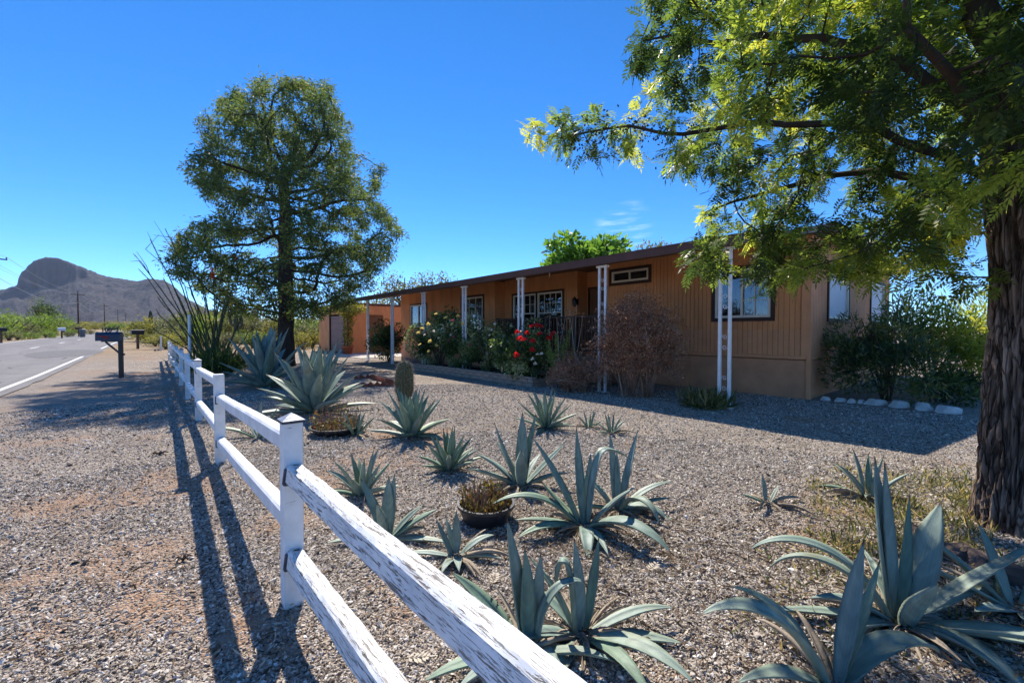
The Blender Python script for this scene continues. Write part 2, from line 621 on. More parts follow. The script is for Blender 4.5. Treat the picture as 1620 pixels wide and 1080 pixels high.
# out in the desert: pale sand with scrub
far = t.math('MULTIPLY', t.math('GREATER_THAN', pos.outputs['Y'], 60), 1.0)
sand = t.ramp(t.noise(v, 0.35, 6, 0.65), [(0.3, (0.30, 0.21, 0.13)), (0.6, (0.40, 0.29, 0.18)), (0.75, (0.20, 0.19, 0.08))])
bm_ = t.math('MULTIPLY', t.attr('bare'), t.ramp(t.noise(v, 26, 4), [(0.35, 0.5), (0.6, 1.0)]))
near_col = t.mix(bm_, grav, soil)
verge = t.ramp(pos.outputs['X'], [(0.0, 1.0), (1.0, 0.0)])
mr = t.n('ShaderNodeMapRange'); mr.inputs[1].default_value = -0.6; mr.inputs[2].default_value = -2.4; t.l(pos.outputs['X'], mr.inputs[0])
pale = t.ramp(t.noise(v, 3, 6, 0.7), [(0.3, (0.27, 0.22, 0.185)), (0.7, (0.46, 0.39, 0.33))])
near_col = t.mix(t.math('MULTIPLY', mr.outputs[0], 0.7), near_col, pale)
mr2 = t.n('ShaderNodeMapRange'); mr2.inputs[1].default_value = -10; mr2.inputs[2].default_value = -11.5; t.l(pos.outputs['X'], mr2.inputs[0])
mr3 = t.n('ShaderNodeMapRange'); mr3.inputs[1].default_value = 24; mr3.inputs[2].default_value = 36; t.l(pos.outputs['Y'], mr3.inputs[0])
fs = t.math('MAXIMUM', mr2.outputs[0], mr3.outputs[0])
t.base(t.mix(fs, near_col, sand), 0.92, 0.15)
hb = t.math('ADD', t.math('MULTIPLY', vo.outputs['Distance'], -0.7), t.math('MULTIPLY', vo2.outputs['Distance'], -0.6))
hb = t.math('ADD', hb, t.math('MULTIPLY', t.noise(v, 130, 3), 0.3))
t.bump(hb, 0.85, 0.03)
ground = link('ground', g_me, t.m)
tag(ground, 'gravel yard and desert ground with bare orange soil patches', kind='structure')

# ------------------------------------------------------------------ road
t = NT('worn_asphalt')
v = t.coord('Object')
a1 = t.noise(t.coord('Object', (1, 0.12, 1)), 1.3, 6, 0.65)
a2 = t.noise(v, 70, 3)
vo = t.n('ShaderNodeTexVoronoi'); vo.feature = 'DISTANCE_TO_EDGE'; vo.inputs['Scale'].default_value = 0.45
nv = t.n('ShaderNodeTexNoise'); nv.inputs['Scale'].default_value = 1.2; t.l(v, nv.inputs['Vector'])
t.l(t.mix(0.25, v, nv.outputs['Color'], 'ADD'), vo.inputs['Vector'])
cr = t.ramp(vo.outputs['Distance'], [(0.0, 0.25), (0.012, 1.0)])
ac = t.ramp(a1, [(0.25, (0.135, 0.125, 0.122)), (0.5, (0.195, 0.182, 0.178)), (0.75, (0.265, 0.25, 0.24))])
ac = t.mix(0.4, ac, t.ramp(a2, [(0.3, (0.09, 0.085, 0.083)), (0.7, (0.31, 0.29, 0.28))]))
t.base(t.mix(1.0, ac, cr, 'MULTIPLY'), 0.85, 0.2)
t.bump(a2, 0.4, 0.006)
M['asphalt'] = t.m
M['patch'] = simple('asphalt_patch', (0.15, 0.142, 0.14), 0.85, 0.2, 0.25, 9, 0.3, 80)


def strip(name, xa, xb, ya, yb, z, mat, rag=0.0, step=1.5):
    n = max(2, int((yb - ya) / step) + 1)
    yy = np.linspace(ya, yb, n) if yb < 80 else np.concatenate([np.linspace(ya, 80, 160), np.geomspace(80, yb, 60)[1:]])
    V, Fq = [], []
    for i, y in enumerate(yy):
        e = rag * mnoise.noise(Vector((y * 0.9, 0, 0))) + rag * 0.5 * mnoise.noise(Vector((y * 3.1, 4, 0)))
        zz = gz(-5, y) + z
        V += [(xa + e, y, zz), (xb + e, y, zz)]
        if i: k = 2 * i; Fq.append((k - 2, k, k + 1, k - 1))
    return link(name, np_mesh(name, V, Fq), mat)


road = strip('road', -2.55, -10.6, -60, 1500, 0.004, M['asphalt'], 0.10, 0.8)
tag(road, 'worn grey asphalt road running to the mountain', kind='structure')
o = strip('road_edge_line', -2.80, -2.92, -60, 31.5, 0.008, M['line'], 0.008); tag(o, kind='structure')
for ya, yb in ((41.5, 47), (50, 72), (74, 120)):
    o = strip('road_edge_line', -2.80, -2.92, ya, yb, 0.008, M['line'], 0.008); tag(o, kind='structure')
o = strip('road_edge_line', -10.15, -10.27, -60, 400, 0.008, M['line'], 0.008); tag(o, kind='structure')
for k in range(6):
    o = strip('road_centre_dash', -6.52, -6.64, 8 + 12 * k, 11 + 12 * k, 0.008, M['line'], 0.008); tag(o, kind='structure')
pv = []
c_ = gp(128, 559)
for k in range(26):
    g = 2 * math.pi * k / 26
    rr = 1 + 0.16 * mnoise.noise(Vector((math.cos(g) * 2, math.sin(g) * 2, 0)))
    yy = 35.8 + 4.6 * rr * math.sin(g)
    pv.append((-3.9 + 1.5 * rr * math.cos(g), yy, gz(-5, yy) + 0.012))
me = bpy.data.meshes.new('road_patch'); me.from_pydata(pv, [], [tuple(range(26))])
tag(link('road_patch', me, M['patch']), kind='structure')

# ------------------------------------------------------------------ mountain
prof = [(-260, 500), (-160, 486), (-60, 470), (0, 459), (20, 454), (29, 450), (32, 438), (37, 430), (43, 427), (47, 421), (55, 414), (66, 409), (80, 407), (95, 408),
        (110, 414), (130, 422), (150, 430), (170, 437), (200, 442), (218, 445), (238, 441), (262, 443), (280, 456), (300, 474), (330, 489),
        (400, 503), (480, 511), (560, 516)]
DM = 3200.0
pxs = np.concatenate([np.arange(-260, 20, 5.0), np.arange(20, 300, 1.6), np.arange(300, 562, 5.0)])
ridge = np.interp(pxs, [p[0] for p in prof], [p[1] for p in prof])
rnoise = np.array([1.3 * mnoise.noise(Vector((p * 0.21, 0.5, 0))) + 0.8 * mnoise.noise(Vector((p * 0.6, 9.5, 0))) for p in pxs])
rows = np.concatenate([np.linspace(-0.42, -0.065, 36), np.linspace(-0.062, 0.02, 46), np.linspace(0.06, 0.4, 18)])
Vm, att = [], []
for r_ in rows:
    for j, px in enumerate(pxs):
        d = CR @ Vector(((px - 810) / FPX, 0, -1.0))
        dep = DM * (1 + r_)
        x, y = d.x * dep, d.y * dep
        Hh = (525 - ridge[j]) / FPX * DM
        Hh += -rnoise[j] / FPX * DM * math.exp(-abs(r_) / 0.012)
        if r_ < 0:
            s_ = -r_ / 0.42
            cliff = smooth(22, 34, px) * (1 - smooth(100, 175, px))
            basek = max(0.0, 1 - s_) ** 1.3
            apron = (525 - np.interp(px, [-260, 0, 28, 60, 85, 110, 160, 230, 300, 420], [500, 460, 454, 452, 446, 437, 438, 446, 476, 505])) / FPX * DM
            if cliff > 0.02 and Hh > apron:
                wall = 1 - smooth(0.015 + 0.02 * abs(mnoise.noise(Vector((px * 0.16, 3, 1)))), 0.085 + 0.05 * mnoise.noise(Vector((px * 0.11, 7, 1))), s_)
                zc = apron * max(0.0, 1 - s_) ** 1.3 + (Hh - apron) * wall
                zz = zc * cliff + Hh * basek * (1 - cliff)
            else:
                zz = Hh * basek
        else:
            zz = Hh * (1 - smooth(0.0, 0.4, r_))
        nz = mnoise.fractal(Vector((x * 0.006, y * 0.006, 0)), 0.75, 2.1, 7)
        gul = abs(mnoise.noise(Vector((x * 0.0035 + 0.3 * mnoise.noise(Vector((x * 0.002, y * 0.002, 2))), y * 0.0018, 1.3)))) + 0.5 * abs(mnoise.noise(Vector((x * 0.009, y * 0.006, 4.3))))
        amp = min(1.0, abs(r_) / 0.06)
        zz += (nz * 24 - gul * 30 * amp * min(1, zz / 150.0)) * (0.12 + 0.88 * amp) * min(1, max(0, zz) / 60.0)
        Vm.append((x, y, max(-5.0, zz)))
nr, nc = len(rows), len(pxs)
I = np.arange(nr * nc).reshape(nr, nc)
F = np.stack([I[:-1, :-1], I[:-1, 1:], I[1:, 1:], I[1:, :-1]], -1).reshape(-1, 4)
t = NT('desert_mountain_rock')
v = t.coord('Object')
ge = t.n('ShaderNodeNewGeometry'); sp = t.n('ShaderNodeSeparateXYZ'); t.l(ge.outputs['True Normal'], sp.inputs[0])
rock = t.ramp(t.noise(v, 0.02, 8, 0.7), [(0.3, (0.026, 0.024, 0.030)), (0.7, (0.066, 0.056, 0.062))])
slope_c = t.ramp(t.noise(v, 0.05, 8, 0.75), [(0.36, (0.030, 0.032, 0.031)), (0.5, (0.075, 0.066, 0.068)), (0.66, (0.14, 0.12, 0.12))])
t.base(t.mix(t.ramp(sp.outputs['Z'], [(0.55, 0.0), (0.78, 1.0)]), rock, slope_c), 0.95, 0.05)
t.bump(t.noise(v, 0.05, 8, 0.75), 0.9, 14.0)
tag(link('mountain', np_mesh('mountain', Vm, F, False), t.m), 'dark rocky butte with long right shoulder at the end of the road', kind='structure')
# low hills that close the horizon elsewhere
Vm = []
pxs2 = np.concatenate([np.arange(480, 2600, 30.0)])
for r_ in (-0.25, -0.12, 0.0, 0.2):
    for px in pxs2:
        d = CR @ Vector(((min(px, 2600) - 810) / FPX, 0, -1.0)); dep = 4200 * (1 + r_) / max(1, math.hypot((px - 810) / FPX, 1) / 1.5)
        hz = (26 + 60 * max(0, mnoise.noise(Vector((px * 0.006, 2, 0))) + 0.3)) * (1 - abs(r_) / 0.26) if r_ <= 0 else 10
        Vm.append((d.x * dep, d.y * dep, max(-3, hz + 6 * mnoise.noise(Vector((px * 0.05, r_ * 20, 0))))))
nr, nc = 4, len(pxs2)
I = np.arange(nr * nc).reshape(nr, nc)
F = np.stack([I[:-1, :-1], I[:-1, 1:], I[1:, 1:], I[1:, :-1]], -1).reshape(-1, 4)
tag(link('distant_hills', np_mesh('distant_hills', Vm, F, False), t.m), kind='structure')

# ------------------------------------------------------------------ house
HX, HY = 10.4, 2.8
house = thing('manufactured_house', 'long low orange brown house with grooved siding and a white posted porch', 'house', (HX, HY, 0))


def hp(mb, name, mat, parent=None, smooth_=False, bevel=0.0):
    """A part of the house (parent None) or a sub-part, modelled in place."""
    if parent is None:
        return mb.build(name, mat, house, smooth_, True, bevel=bevel)
    return mb.build(name, mat, parent, smooth_, False, bevel=bevel)


def front(xw): return lambda u, w, z: (xw - w, u, z)          # wall facing the road (-X)
def gable(yw): return lambda u, w, z: (u, yw - w, z)          # end wall facing -Y


def ubox(mb, mp, u0, u1, w0, w1, z0, z1):
    a, b = mp(u0, w0, z0), mp(u1, w1, z1)
    mb.box(tuple(min(p, q) for p, q in zip(a, b)), tuple(max(p, q) for p, q in zip(a, b)))


def cutz(u, z0, z1, ops):
    segs = [(z0, z1)]
    for (a, b, c, d) in ops:
        if a - 1e-6 < u < b + 1e-6:
            n = []
            for s, e in segs:
                if c > s: n.append((s, min(e, c)))
                if d < e: n.append((max(s, d), e))
            segs = [q for q in n if q[1] - q[0] > 1e-4]
    return segs


def siding(mp, u0, u1, z0, z1, ops, pitch, groove, mat, panel=1.22, top=None, thick=0.022, name='siding_panel'):
    """Grooved siding as separate panels; every board is proud of the groove behind it."""
    n = max(1, round((u1 - u0) / panel)); pw = (u1 - u0) / n
    for k in range(n):
        a, b = u0 + k * pw + 0.002, u0 + (k + 1) * pw - 0.002
        mb, mb_hi = MB(), MB()
        span = [q for q in ops if q[0] <= a + 1e-3 and q[1] >= b - 1e-3]
        pick = lambda c: mb_hi if span and c > span[0][2] + 1e-3 else mb
        m = max(1, round((b - a) / pitch)) if pitch else 1
        cuts = sorted(set([a, b] + [a + (b - a) * i / m for i in range(m + 1)] + [c for q in ops for c in q[:2] if a < c < b]))
        edges = set(round(a + (b - a) * i / m, 6) for i in range(m + 1))
        for s, e in zip(cuts, cuts[1:]):
            zt = z1 if top is None else min(top(s), top(e))
            gs = groove / 2 if round(s, 6) in edges else 0
            ge_ = groove / 2 if round(e, 6) in edges else 0
            for c, d in cutz((s + e) / 2, z0, zt, ops):
                if e - ge_ > s + gs: ubox(pick(c), mp, s + gs, e - ge_, -0.014, 0.0, c, d)
        cuts = sorted(set([a, b] + [c for q in ops for c in q[:2] if a < c < b]))
        for s, e in zip(cuts, cuts[1:]):
            zt = z1 if top is None else min(top(s), top(e))
            for c, d in cutz((s + e) / 2, z0, zt, ops):
                ubox(pick(c), mp, s, e, -0.07, -0.0142, c, d)
        for q in (mb, mb_hi):
            if q.v: hp(q, name, mat)


def window(mp, u0, u1, z0, z1, style, label=None, trimw=0.09, glass='glass', back='dark'):
    """White framed window: frame part with trim, panes, muntins and what hangs behind the glass as sub-parts."""
    fr_ = MB(); f = 0.055
    for a, b, c, d in ((u0, u1, z1 - f, z1), (u0, u1, z0, z0 + f), (u0, u0 + f, z0 + f, z1 - f), (u1 - f, u1, z0 + f, z1 - f)):
        ubox(fr_, mp, a, b, -0.05, 0.022, c, d)
    fo = hp(fr_, 'window', M['white_frame'])
    if label: fo['label'] = label
    tr_ = MB(); q = trimw; g = 0.003
    for a, b, c, d in ((u0 - q, u1 + q, z1 + g, z1 + q), (u0 - q, u1 + q, z0 - q, z0 - g), (u0 - q, u0 - g, z0 - g, z1 + g), (u1 + g, u1 + q, z0 - g, z1 + g)):
        ubox(tr_, mp, a, b, 0.002, 0.032, c, d)
    hp(tr_, 'trim', M['trim'], fo)
    iu0, iu1, iz0, iz1 = u0 + f, u1 - f, z0 + f, z1 - f
    panes, bars = [], []
    if style == 'double_hung':
        zm = iz0 + (iz1 - iz0) * 0.50
        bars.append((iu0, iu1, zm - 0.02, zm + 0.02, 0.0, 0.018))
        panes = [(iu0, iu1, iz0, zm - 0.02), (iu0, iu1, zm + 0.02, iz1)]
        for k in range(1, 4):
            u = iu0 + (iu1 - iu0) * k / 4; bars.append((u - 0.006, u + 0.006, zm + 0.02, iz1, -0.012, 0.0))
        zz = (zm + iz1) / 2; bars.append((iu0, iu1, zz - 0.006, zz + 0.006, -0.012, 0.0))
    elif style == 'grid':
        panes = [(iu0, iu1, iz0, iz1)]
        for k in (1, 2):
            u = iu0 + (iu1 - iu0) * k / 3; bars.append((u - 0.006, u + 0.006, iz0, iz1, -0.012, 0.0))
        for k in (1, 2, 3):
            z = iz0 + (iz1 - iz0) * k / 4; bars.append((iu0, iu1, z - 0.006, z + 0.006, -0.012, 0.0))
    elif style == 'slider':
        um = iu0 + (iu1 - iu0) * 0.50
        bars.append((um - 0.022, um + 0.022, iz0, iz1, 0.0, 0.018))
        panes = [(iu0, um - 0.022, iz0, iz1), (um + 0.022, iu1, iz0, iz1)]
        u = (iu0 + um) / 2; bars.append((u - 0.006, u + 0.006, iz0, iz1, -0.012, 0.0))
        for k in (1, 2):
            z = iz0 + (iz1 - iz0) * k / 3; bars.append((iu0, um, z - 0.006, z + 0.006, -0.012, 0.0))
    elif style == 'two':
        um = (iu0 + iu1) / 2
        bars.append((um - 0.02, um + 0.02, iz0, iz1, 0.0, 0.018))
        panes = [(iu0, um - 0.02, iz0, iz1), (um + 0.02, iu1, iz0, iz1)]
    else:
        panes = [(iu0, iu1, iz0, iz1)]
    for a, b, c, d in panes:
        p = MB(); ubox(p, mp, a, b, -0.030, -0.026, c, d)
        hp(p, 'shade_screen' if glass == 'screen' else 'pane', M[glass], fo)
    if bars:
        p = MB()
        for a, b, c, d, w0, w1 in bars: ubox(p, mp, a, b, w0 - 0.012, w1 + 0.004, c, d)
        hp(p, 'muntin', M['white_frame'], fo)
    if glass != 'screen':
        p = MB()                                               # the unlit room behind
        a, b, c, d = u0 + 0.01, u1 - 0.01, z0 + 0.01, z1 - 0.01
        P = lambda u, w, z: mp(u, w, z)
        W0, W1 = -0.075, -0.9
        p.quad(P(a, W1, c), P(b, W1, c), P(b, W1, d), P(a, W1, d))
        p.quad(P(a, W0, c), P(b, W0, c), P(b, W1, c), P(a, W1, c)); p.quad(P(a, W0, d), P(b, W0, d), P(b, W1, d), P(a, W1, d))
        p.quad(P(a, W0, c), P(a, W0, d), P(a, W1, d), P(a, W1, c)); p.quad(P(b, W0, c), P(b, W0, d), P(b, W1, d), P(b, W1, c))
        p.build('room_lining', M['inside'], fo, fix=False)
        if back == 'curtain':
            p = MB(); um = iu0 + (iu1 - iu0) * 0.34; n_ = 14
            for k in range(n_):
                ua, ub = iu0 + (um - iu0) * k / n_, iu0 + (um - iu0) * (k + 1) / n_
                wa, wb = -0.12 - 0.03 * (k % 2), -0.12 - 0.03 * ((k + 1) % 2)
                p.quad(P(ua, wa, iz0), P(ub, wb, iz0), P(ub, wb, iz1), P(ua, wa, iz1))
            p.build('curtain', M['curtain'], fo, fix=False)
    return fo


SLOPE = 0.18
def soff(x): return 2.95 + (min(x, 10.6) - 7.85) * SLOPE + 0.02 * max(0.0, min(x, 14.5) - 10.6)          # underside of the roof


WA, WALC, WB, WC = 10.4, 11.4, 10.9, 10.4
fa, fb, fc = front(WA), front(WB), front(WC)
opA = [(3.54, 4.75, 1.73, 2.84), (6.57, 7.79, 2.84, 3.16)]
opB = [(10.25, 11.50, 1.36, 2.83), (11.60, 12.90, 1.36, 2.83)]
opC = [(14.25, 15.80, 1.33, 2.87), (19.0, 20.7, 1.65, 2.78)]
for mp, xw, u0, u1, ops in ((fa, WA, 2.86, 7.9, opA), (fb, WB, 9.64, 13.44, opB), (fc, WC, 13.5, 21.9, opC)):
    zt = soff(xw) - 0.004
    siding(mp, u0, u1, 1.46, zt, ops, 0.102, 0.016, M['siding'])
    siding(mp, u0, u1, 0.90, 1.44, ops, 0.102, 0.016, M['siding_low'], name='lower_siding_panel')
    n = max(1, round((u1 - u0) / 2.44)); pw = (u1 - u0) / n
    for k in range(n):
        p = MB(); ubox(p, mp, u0 + k * pw + 0.004, u0 + (k + 1) * pw - 0.004, -0.07, -0.015, -0.05, 0.803); hp(p, 'skirting_panel', M['skirt'])
    for k in ((0,) if ops is not opB else (0,)):
        p = MB(); ubox(p, mp, u0, u1, -0.06, 0.016, 0.823, 0.897); hp(p, 'belly_band', M['siding_low'])
        segs = [(u0, u1)]
        for (a, b, c, d) in ops:
            if c < 1.46: segs = [s for q in segs for s in ((q[0], min(q[1], a)), (max(q[0], b), q[1])) if s[1] - s[0] > 0.01]
        for s, e in segs:
            p = MB(); ubox(p, mp, s, e, -0.06, 0.010, 1.442, 1.458); hp(p, 'siding_lap', M['siding_low'])
# returns of the jogs and the door alcove
p = MB(); p.box((WC, 13.447, -0.05), (WB + 0.07, 13.498, soff(WC) - 0.004)); hp(p, 'jog_wall', M['siding'])
p = MB(); p.box((WB - 0.002, 9.585, -0.05), (WALC + 0.05, 9.636, soff(WB) - 0.004)); hp(p, 'alcove_side_wall', M['siding'])
p = MB(); p.box((WA + 0.0, 7.905, -0.05), (WALC + 0.05, 7.955, soff(WA) - 0.004)); hp(p, 'alcove_side_wall', M['siding'])
p = MB(); al = front(WALC)
ubox(p, al, 7.96, 8.55, -0.05, 0, -0.05, soff(WALC) - 0.02); ubox(p, al, 9.54, 9.58, -0.05, 0, -0.05, soff(WALC) - 0.02); ubox(p, al, 8.55, 9.54, -0.05, 0, 2.92, soff(WALC) - 0.02)
hp(p, 'alcove_wall', M['siding'])
p = MB(); ubox(p, al, 8.62, 9.47, -0.045, -0.012, 0.80, 2.85)
for (a, b) in ((8.72, 9.0), (9.09, 9.37)):
    for (c, d) in ((0.95, 1.7), (1.85, 2.7)): ubox(p, al, a, b, -0.012, -0.004, c, d)
dr = hp(p, 'entry_door', M['door'])
p = MB(); ubox(p, al, 8.555, 8.615, -0.05, 0.02, 0.8, 2.915); ubox(p, al, 9.475, 9.535, -0.05, 0.02, 0.8, 2.915); ubox(p, al, 8.615, 9.475, -0.05, 0.02, 2.855, 2.915); hp(p, 'door_frame', M['trim'], dr)
p = MB(); p.tube([al(8.70, -0.012, 1.72), al(8.70, 0.04, 1.72)], 0.03, 10); hp(p, 'door_knob', M['lantern'], dr)
# corner boards
p = MB(); p.box((WA - 0.02, 2.78, 0.0), (WA + 0.09, 2.855, soff(WA) - 0.006)); hp(p, 'corner_board', M['siding_low'])
p = MB(); p.box((WA - 0.024, 2.856, 0.9), (WA - 0.001, 2.95, soff(WA) - 0.006)); hp(p, 'corner_board', M['siding_low'])

window(fa, *opA[0], 'slider', back='curtain', trimw=0.085)
window(fa, *opA[1], 'two', trimw=0.085)
window(fb, *opB[0], 'double_hung', trimw=0.07)
window(fb, *opB[1], 'double_hung', trimw=0.07)
window(fc, *opC[0], 'grid', trimw=0.09)
window(fc, *opC[1], 'two', back='curtain', trimw=0.07)

# gable end
ga = gable(HY)
opG = [(11.64, 13.35, 1.71, 2.84), (15.85, 17.7, 1.71, 2.84)]
def gtop(x): return (soff(x) if x <= 14.5 else soff(14.5) - (x - 14.5) * 0.05) - 0.03
siding(ga, 10.5, 18.6, 1.46, 4.2, opG, 0.102, 0.016, M['gable'], top=gtop)
siding(ga, 10.5, 18.6, 0.90, 1.44, opG, 0.102, 0.016, M['gable'], name='lower_siding_panel')
for k in range(4):
    p = MB(); ubox(p, ga, 10.45 + k * 2.04, 10.45 + (k + 1) * 2.04 - 0.008, -0.07, -0.015, -0.05, 0.803); hp(p, 'skirting_panel', M['skirt'])
p = MB(); ubox(p, ga, 10.5, 18.6, -0.06, 0.016, 0.823, 0.897); hp(p, 'belly_band', M['siding_low'])
p = MB(); ubox(p, ga, 10.5, 18.6, -0.06, 0.010, 1.442, 1.458); hp(p, 'siding_lap', M['siding_low'])
window(ga, *opG[0], 'plain', 'gable window under a pale shade screen', 0.08, glass='screen')
window(ga, *opG[1], 'plain', 'gable window under a pale shade screen', 0.08, glass='screen')
# far end and back
p = MB(); p.box((10.47, 21.83, -0.05), (18.6, 21.9, 3.3)); p.box((18.53, 2.9, -0.05), (18.6, 21.83, 3.3)); hp(p, 'rear_wall', M['gable'])

# roof
zr = soff(14.5)
p = MB()
p.poly_prism([(7.9, soff(7.9) + 0.03), (10.6, soff(10.6) + 0.03), (14.5, zr + 0.03), (19.1, zr - 4.6 * 0.05 + 0.03), (19.1, zr - 4.6 * 0.05 + 0.17), (14.5, zr + 0.17), (10.6, soff(10.6) + 0.17), (7.9, soff(7.9) + 0.17)], 'y', 3.25, 21.95)
p.poly_prism([(10.15, soff(10.15) + 0.03), (10.6, soff(10.6) + 0.03), (14.5, zr + 0.03), (19.1, zr - 4.6 * 0.05 + 0.03), (19.1, zr - 4.6 * 0.05 + 0.16), (14.5, zr + 0.16), (10.6, soff(10.6) + 0.16), (10.15, soff(10.15) + 0.16)], 'y', 2.45, 3.247)
rf = hp(p, 'roof', M['roof'])
for k in range(16):                                             # soffit boards of the porch ceiling
    xa = 7.92 + k * 0.222
    p = MB()
    p.poly_prism([(xa, soff(xa)), (xa + 0.214, soff(xa + 0.214)), (xa + 0.214, soff(xa + 0.214) + 0.026), (xa, soff(xa) + 0.026)], 'y', 3.27, 21.92)
    o = hp(p, 'soffit_board', M['soffit'])
p = MB(); p.box((7.835, 3.2, 2.945), (7.895, 23.6, 3.125)); hp(p, 'fascia_board', M['fascia'])
p = MB(); p.poly_prism([(7.9, soff(7.9) - 0.01), (10.15, soff(10.15) - 0.01), (10.15, soff(10.15) + 0.175), (7.9, soff(7.9) + 0.175)], 'y', 3.2, 3.247); hp(p, 'barge_board', M['fascia'])
p = MB(); p.poly_prism([(10.1, soff(10.1) - 0.01), (10.6, soff(10.6) - 0.01), (14.5, zr - 0.01), (19.1, zr - 4.6 * 0.05 - 0.01), (19.1, zr - 4.6 * 0.05 + 0.18), (14.5, zr + 0.18), (10.6, soff(10.6) + 0.18), (10.1, soff(10.1) + 0.18)], 'y', 2.40, 2.447); hp(p, 'barge_board', M['fascia'])
# open rafters where the porch runs on past the house
p = MB(); p.box((7.9, 21.96, soff(7.9) - 0.0), (10.4, 23.55, soff(7.9) + 0.02)) if False else None
for k in range(3):
    y = 22.2 + k * 0.65
    p = MB(); p.poly_prism([(7.9, 2.96), (10.6, soff(10.6) - 0.05), (10.6, soff(10.6) + 0.07), (7.9, 3.10)], 'y', y, y + 0.05); hp(p, 'open_rafter', M['fascia'])
# little pipe bracket under the eave
p = MB(); p.tube([(8.6, 8.6, soff(8.6)), (8.6, 8.6, soff(8.6) - 0.14)], 0.012, 6); hp(p, 'eave_hook', M['white_frame'])
p = MB(); p.tube([(12.5, 12.6, soff(12.5) + 0.1), (12.5, 12.6, soff(12.5) + 0.55)], 0.03, 8); hp(p, 'vent_pipe', M['trim'])


# wrought iron porch posts: two tubes and scrolls between
def spiral(c, r0, turns, sgn, y0, flip):
    pts = []
    for k in range(15):
        a = k / 14 * turns * 2 * math.pi
        r = r0 * (1 - 0.75 * k / 14)
        pts.append((c[0], c[1] + sgn * r * math.cos(a), c[2] + flip * r * math.sin(a)))
    return pts


tube_me = MB(); tube_me.box((-0.025, -0.025, 0.0), (0.025, 0.025, 2.955)); tube_me = tube_me.mesh('porch_post_tube')
sc = MB(); sc.tube(spiral((0, 0.0, 0.0), 0.048, 1.2, 1, 0, 1), 0.0055, 4)
sc = sc.mesh('porch_post_scroll')
PY = [3.5, 6.3, 9.2, 12.1, 14.95, 17.8, 20.6]
for i, y in enumerate(PY):
    p = MB(); p.box((8.0, y - 0.15, 2.90), (8.1, y + 0.15, 2.945))
    po = hp(p, 'porch_post', M['white_post'])
    p = MB(); p.box((7.99, y - 0.15, -0.02), (8.11, y + 0.15, 0.012)); hp(p, 'foot_plate', M['white_post'], po)
    for s in (-1, 1):
        link('tube', tube_me, M['white_post'], po, (8.05, y + s * 0.088, 0), (0, 0, 0))
    for z in (0.5, 1.25, 2.0, 2.55):
        link('scroll', sc, M['white_post'], po, (8.05, y, z + 0.05)); link('scroll', sc, M['white_post'], po, (8.05, y, z - 0.13), (math.pi, 0, 0))
# wall lantern by the entry
p = MB(); p.lathe([(0.0, -0.02), (0.05, 0.0), (0.075, 0.06), (0.085, 0.2), (0.10, 0.21), (0.03, 0.30), (0.0, 0.33)], 6, (10.74, 9.56, 2.25)); p.box((10.82, 9.5, 2.3), (10.878, 9.62, 2.5)); hp(p, 'wall_lantern', M['lantern'])

# ------------------------------------------------------------------ deck with railing in front of the entry
deck = thing('porch_deck', 'raised tan wooden deck with a dark railing under the double windows', 'deck', (8.78, 6.6, 0))
DX0, DX1, DY0, DY1, DZ = 8.80, 10.36, 6.6, 11.35, 0.76
p = MB(); p.box((DX0 - 0.01, DY0, DZ - 0.16), (DX0 + 0.03, DY1, DZ - 0.035)); p.box((DX0 + 0.03, DY1 - 0.04, DZ - 0.16), (DX1, DY1, DZ - 0.035)); p.box((DX0 + 0.03, DY0, DZ - 0.16), (DX1, DY0 + 0.04, DZ - 0.035))
p.build('deck_frame', M['deck_wood'], deck, world_space=True)
fl = MB(); fl.box((0, 0, 0), (0.136, DY1 - DY0 + 0.06, 0.034)); fl = fl.mesh('deck_floor_board')
for k in range(11):
    link('floor_board', fl, M['deck_wood'], deck, Vector((DX0 - 0.03 + k * 0.142, DY0 - 0.03, DZ - 0.034)) - deck.location)
sk = MB(); sk.box((0, 0, 0), (0.022, 0.132, DZ - 0.17)); sk = sk.mesh('deck_skirt_board')
n = int((DY1 - DY0) / 0.14)
for k in range(n):
    link('skirt_board', sk, M['deck_wood'], deck, Vector((DX0 - 0.0 + random.uniform(-0.002, 0.002), DY0 + k * 0.14, 0.0)) - deck.location)
for k in range(11):
    link('skirt_board', sk, M['deck_wood'], deck, Vector((DX0 + 0.03 + k * 0.14, DY1 - 0.02, 0.0)) - deck.location, (0, 0, R(90)))
rp_ = MB(); rp_.box((-0.045, -0.045, DZ), (0.045, 0.045, DZ + 1.10)); rp_ = rp_.mesh('railing_post')
for k in range(5):
    link('railing_post', rp_, M['rail_wood'], deck, Vector((DX0 + 0.06, DY0 + 0.05 + k * (DY1 - DY0 - 0.1) / 4, 0)) - deck.location)
link('railing_post', rp_, M['rail_wood'], deck, Vector((DX1 - 0.06, DY1 - 0.05, 0)) - deck.location)
p = MB(); p.box((DX0, DY0, DZ + 1.03), (DX0 + 0.12, DY1 + 0.02, DZ + 1.075)); p.box((DX0 + 0.12, DY1 - 0.1, DZ + 1.03), (DX1, DY1 + 0.02, DZ + 1.075)); p.build('top_rail', M['rail_wood'], deck, world_space=True)
p = MB(); p.box((DX0 + 0.03, DY0, DZ + 0.12), (DX0 + 0.09, DY1, DZ + 0.17)); p.build('bottom_rail', M['rail_wood'], deck, world_space=True)
p = MB()
for k in range(int((DY1 - DY0) / 0.11)):
    y = DY0 + 0.08 + k * 0.11; p.box((DX0 + 0.045, y, DZ + 0.17), (DX0 + 0.08, y + 0.035, DZ + 1.03))
for k in range(13):
    x = DX0 + 0.2 + k * 0.11; p.box((x, DY1 - 0.06, DZ + 0.05), (x + 0.035, DY1 - 0.025, DZ + 1.03))
o = p.build('balusters', M['rail_wood'], deck, world_space=True); o['kind'] = 'stuff'

